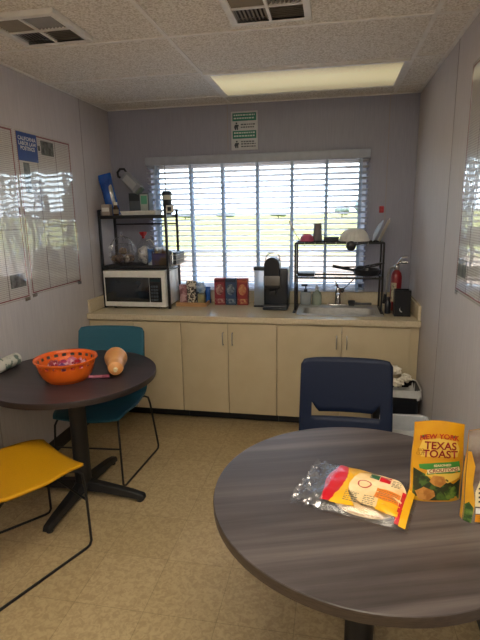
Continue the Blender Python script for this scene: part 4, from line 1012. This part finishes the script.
# second bag: foil, seen from its folded side
M_foil = mat('foil_silver', '#b7ada3', .18, metal=.6, alt='#7d665a', nscale=12, namt=(.4, .6), bump=.5, bscale=14, bdist=.01)
c2, sf2 = big_pouch((.438, 1.295, TZ0), .15, .135, .262, .06, 'yellow and foil snack bag right of the crouton bag, cut by the frame edge', M_foil, M_cy)
decal('yellow_side', M_cy, [(-.066,.002), (-.05,.002), (-.044,.06), (-.05,.11), (-.046,.16), (-.058,.2), (-.066,.2)], .0008, par=c2, surf_=sf2)
decal('green_side', M_let, [(-.066,.0), (-.05,.0), (-.047,.045), (-.058,.06), (-.066,.05)], .0014, par=c2, surf_=sf2)
decal('cream_panel', M_lcream, [(-.044,.05), (-.004,.05), (.0,.105), (-.03,.13), (-.044,.09)], .0012, par=c2, surf_=sf2)
decal('orange_panel', mat('print_amber', '#e0931c', .35), [(-.042,.006), (-.006,.006), (-.004,.028), (-.042,.028)], .0012, par=c2, surf_=sf2)
decal('white_panel', M_white, [(-.042,.03), (-.004,.03), (-.004,.046), (-.042,.046)], .0012, par=c2, surf_=sf2)
sp_ = MB(); random.seed(9)
for z in (.062, .074, .086, .098): sp_.add([sf2(x, zz, .0018) for x, zz in ((-.036, z), (-.012, z), (-.012, z+.005), (-.036, z+.005))], [(0,1,2,3)])
sp_.build('small_print', M_dark, c2)

# ================================================================ LIGHT
sc = bpy.context.scene
wd = bpy.data.worlds.new('sky'); sc.world = wd; wd.use_nodes = True
N = wd.node_tree.nodes; L = wd.node_tree.links; bg = N['Background']
sky = N.new('ShaderNodeTexSky'); sky.sky_type = 'NISHITA'; sky.sun_disc = False; sky.sun_elevation = math.radians(52); sky.sun_rotation = math.radians(110)
sky.air_density = 1.0; sky.dust_density = 3.0; sky.altitude = 50
mixw = N.new('ShaderNodeMix'); mixw.data_type = 'RGBA'; mixw.inputs[0].default_value = .55; mixw.inputs[7].default_value = (6.2, 6.5, 7.0, 1)
L.new(sky.outputs['Color'], mixw.inputs[6]); L.new(mixw.outputs[2], bg.inputs['Color']); bg.inputs['Strength'].default_value = .92
sl = bpy.data.lights.new('sun', 'SUN'); sl.energy = 5.6; sl.angle = math.radians(1.5); sl.color = (1, .95, .86)
so = bpy.data.objects.new('sun', sl); COL.objects.link(so); so.rotation_euler = Vector((-.75, .28, -1.0)).to_track_quat('-Z', 'Y').to_euler(); so.location = (8, 0, 12)

# ================================================================ CAMERA
f_, pitch, yaw, roll, cz = 480.03, -.2186, .1911, -.0169, 1.5788
cy, sy, cp, sp = math.cos(yaw), math.sin(yaw), math.cos(pitch), math.sin(pitch)
fw = Vector((-sy*cp, cy*cp, sp)); rt = Vector((cy, sy, 0)); up = rt.cross(fw)
r2 = math.cos(roll)*rt + math.sin(roll)*up; u2 = -math.sin(roll)*rt + math.cos(roll)*up
cd = bpy.data.cameras.new('camera'); cam = bpy.data.objects.new('camera', cd); COL.objects.link(cam)
cd.sensor_fit = 'VERTICAL'; cd.sensor_height = 24; cd.lens = 24*f_/640; cd.clip_start = .02; cd.clip_end = 2000
Mx = Matrix((r2, u2, -fw)).transposed().to_4x4(); Mx.translation = Vector((0, 0, cz)); cam.matrix_world = Mx
sc.camera = cam
vs_ = sc.view_settings; vs_.view_transform = 'Standard'; vs_.look = 'None'; vs_.gamma = 1; vs_.use_curve_mapping = False; vs_.exposure = .62
sc.cycles.max_bounces = 10; sc.cycles.diffuse_bounces = 5; sc.cycles.transparent_max_bounces = 24; sc.cycles.sample_clamp_indirect = 6
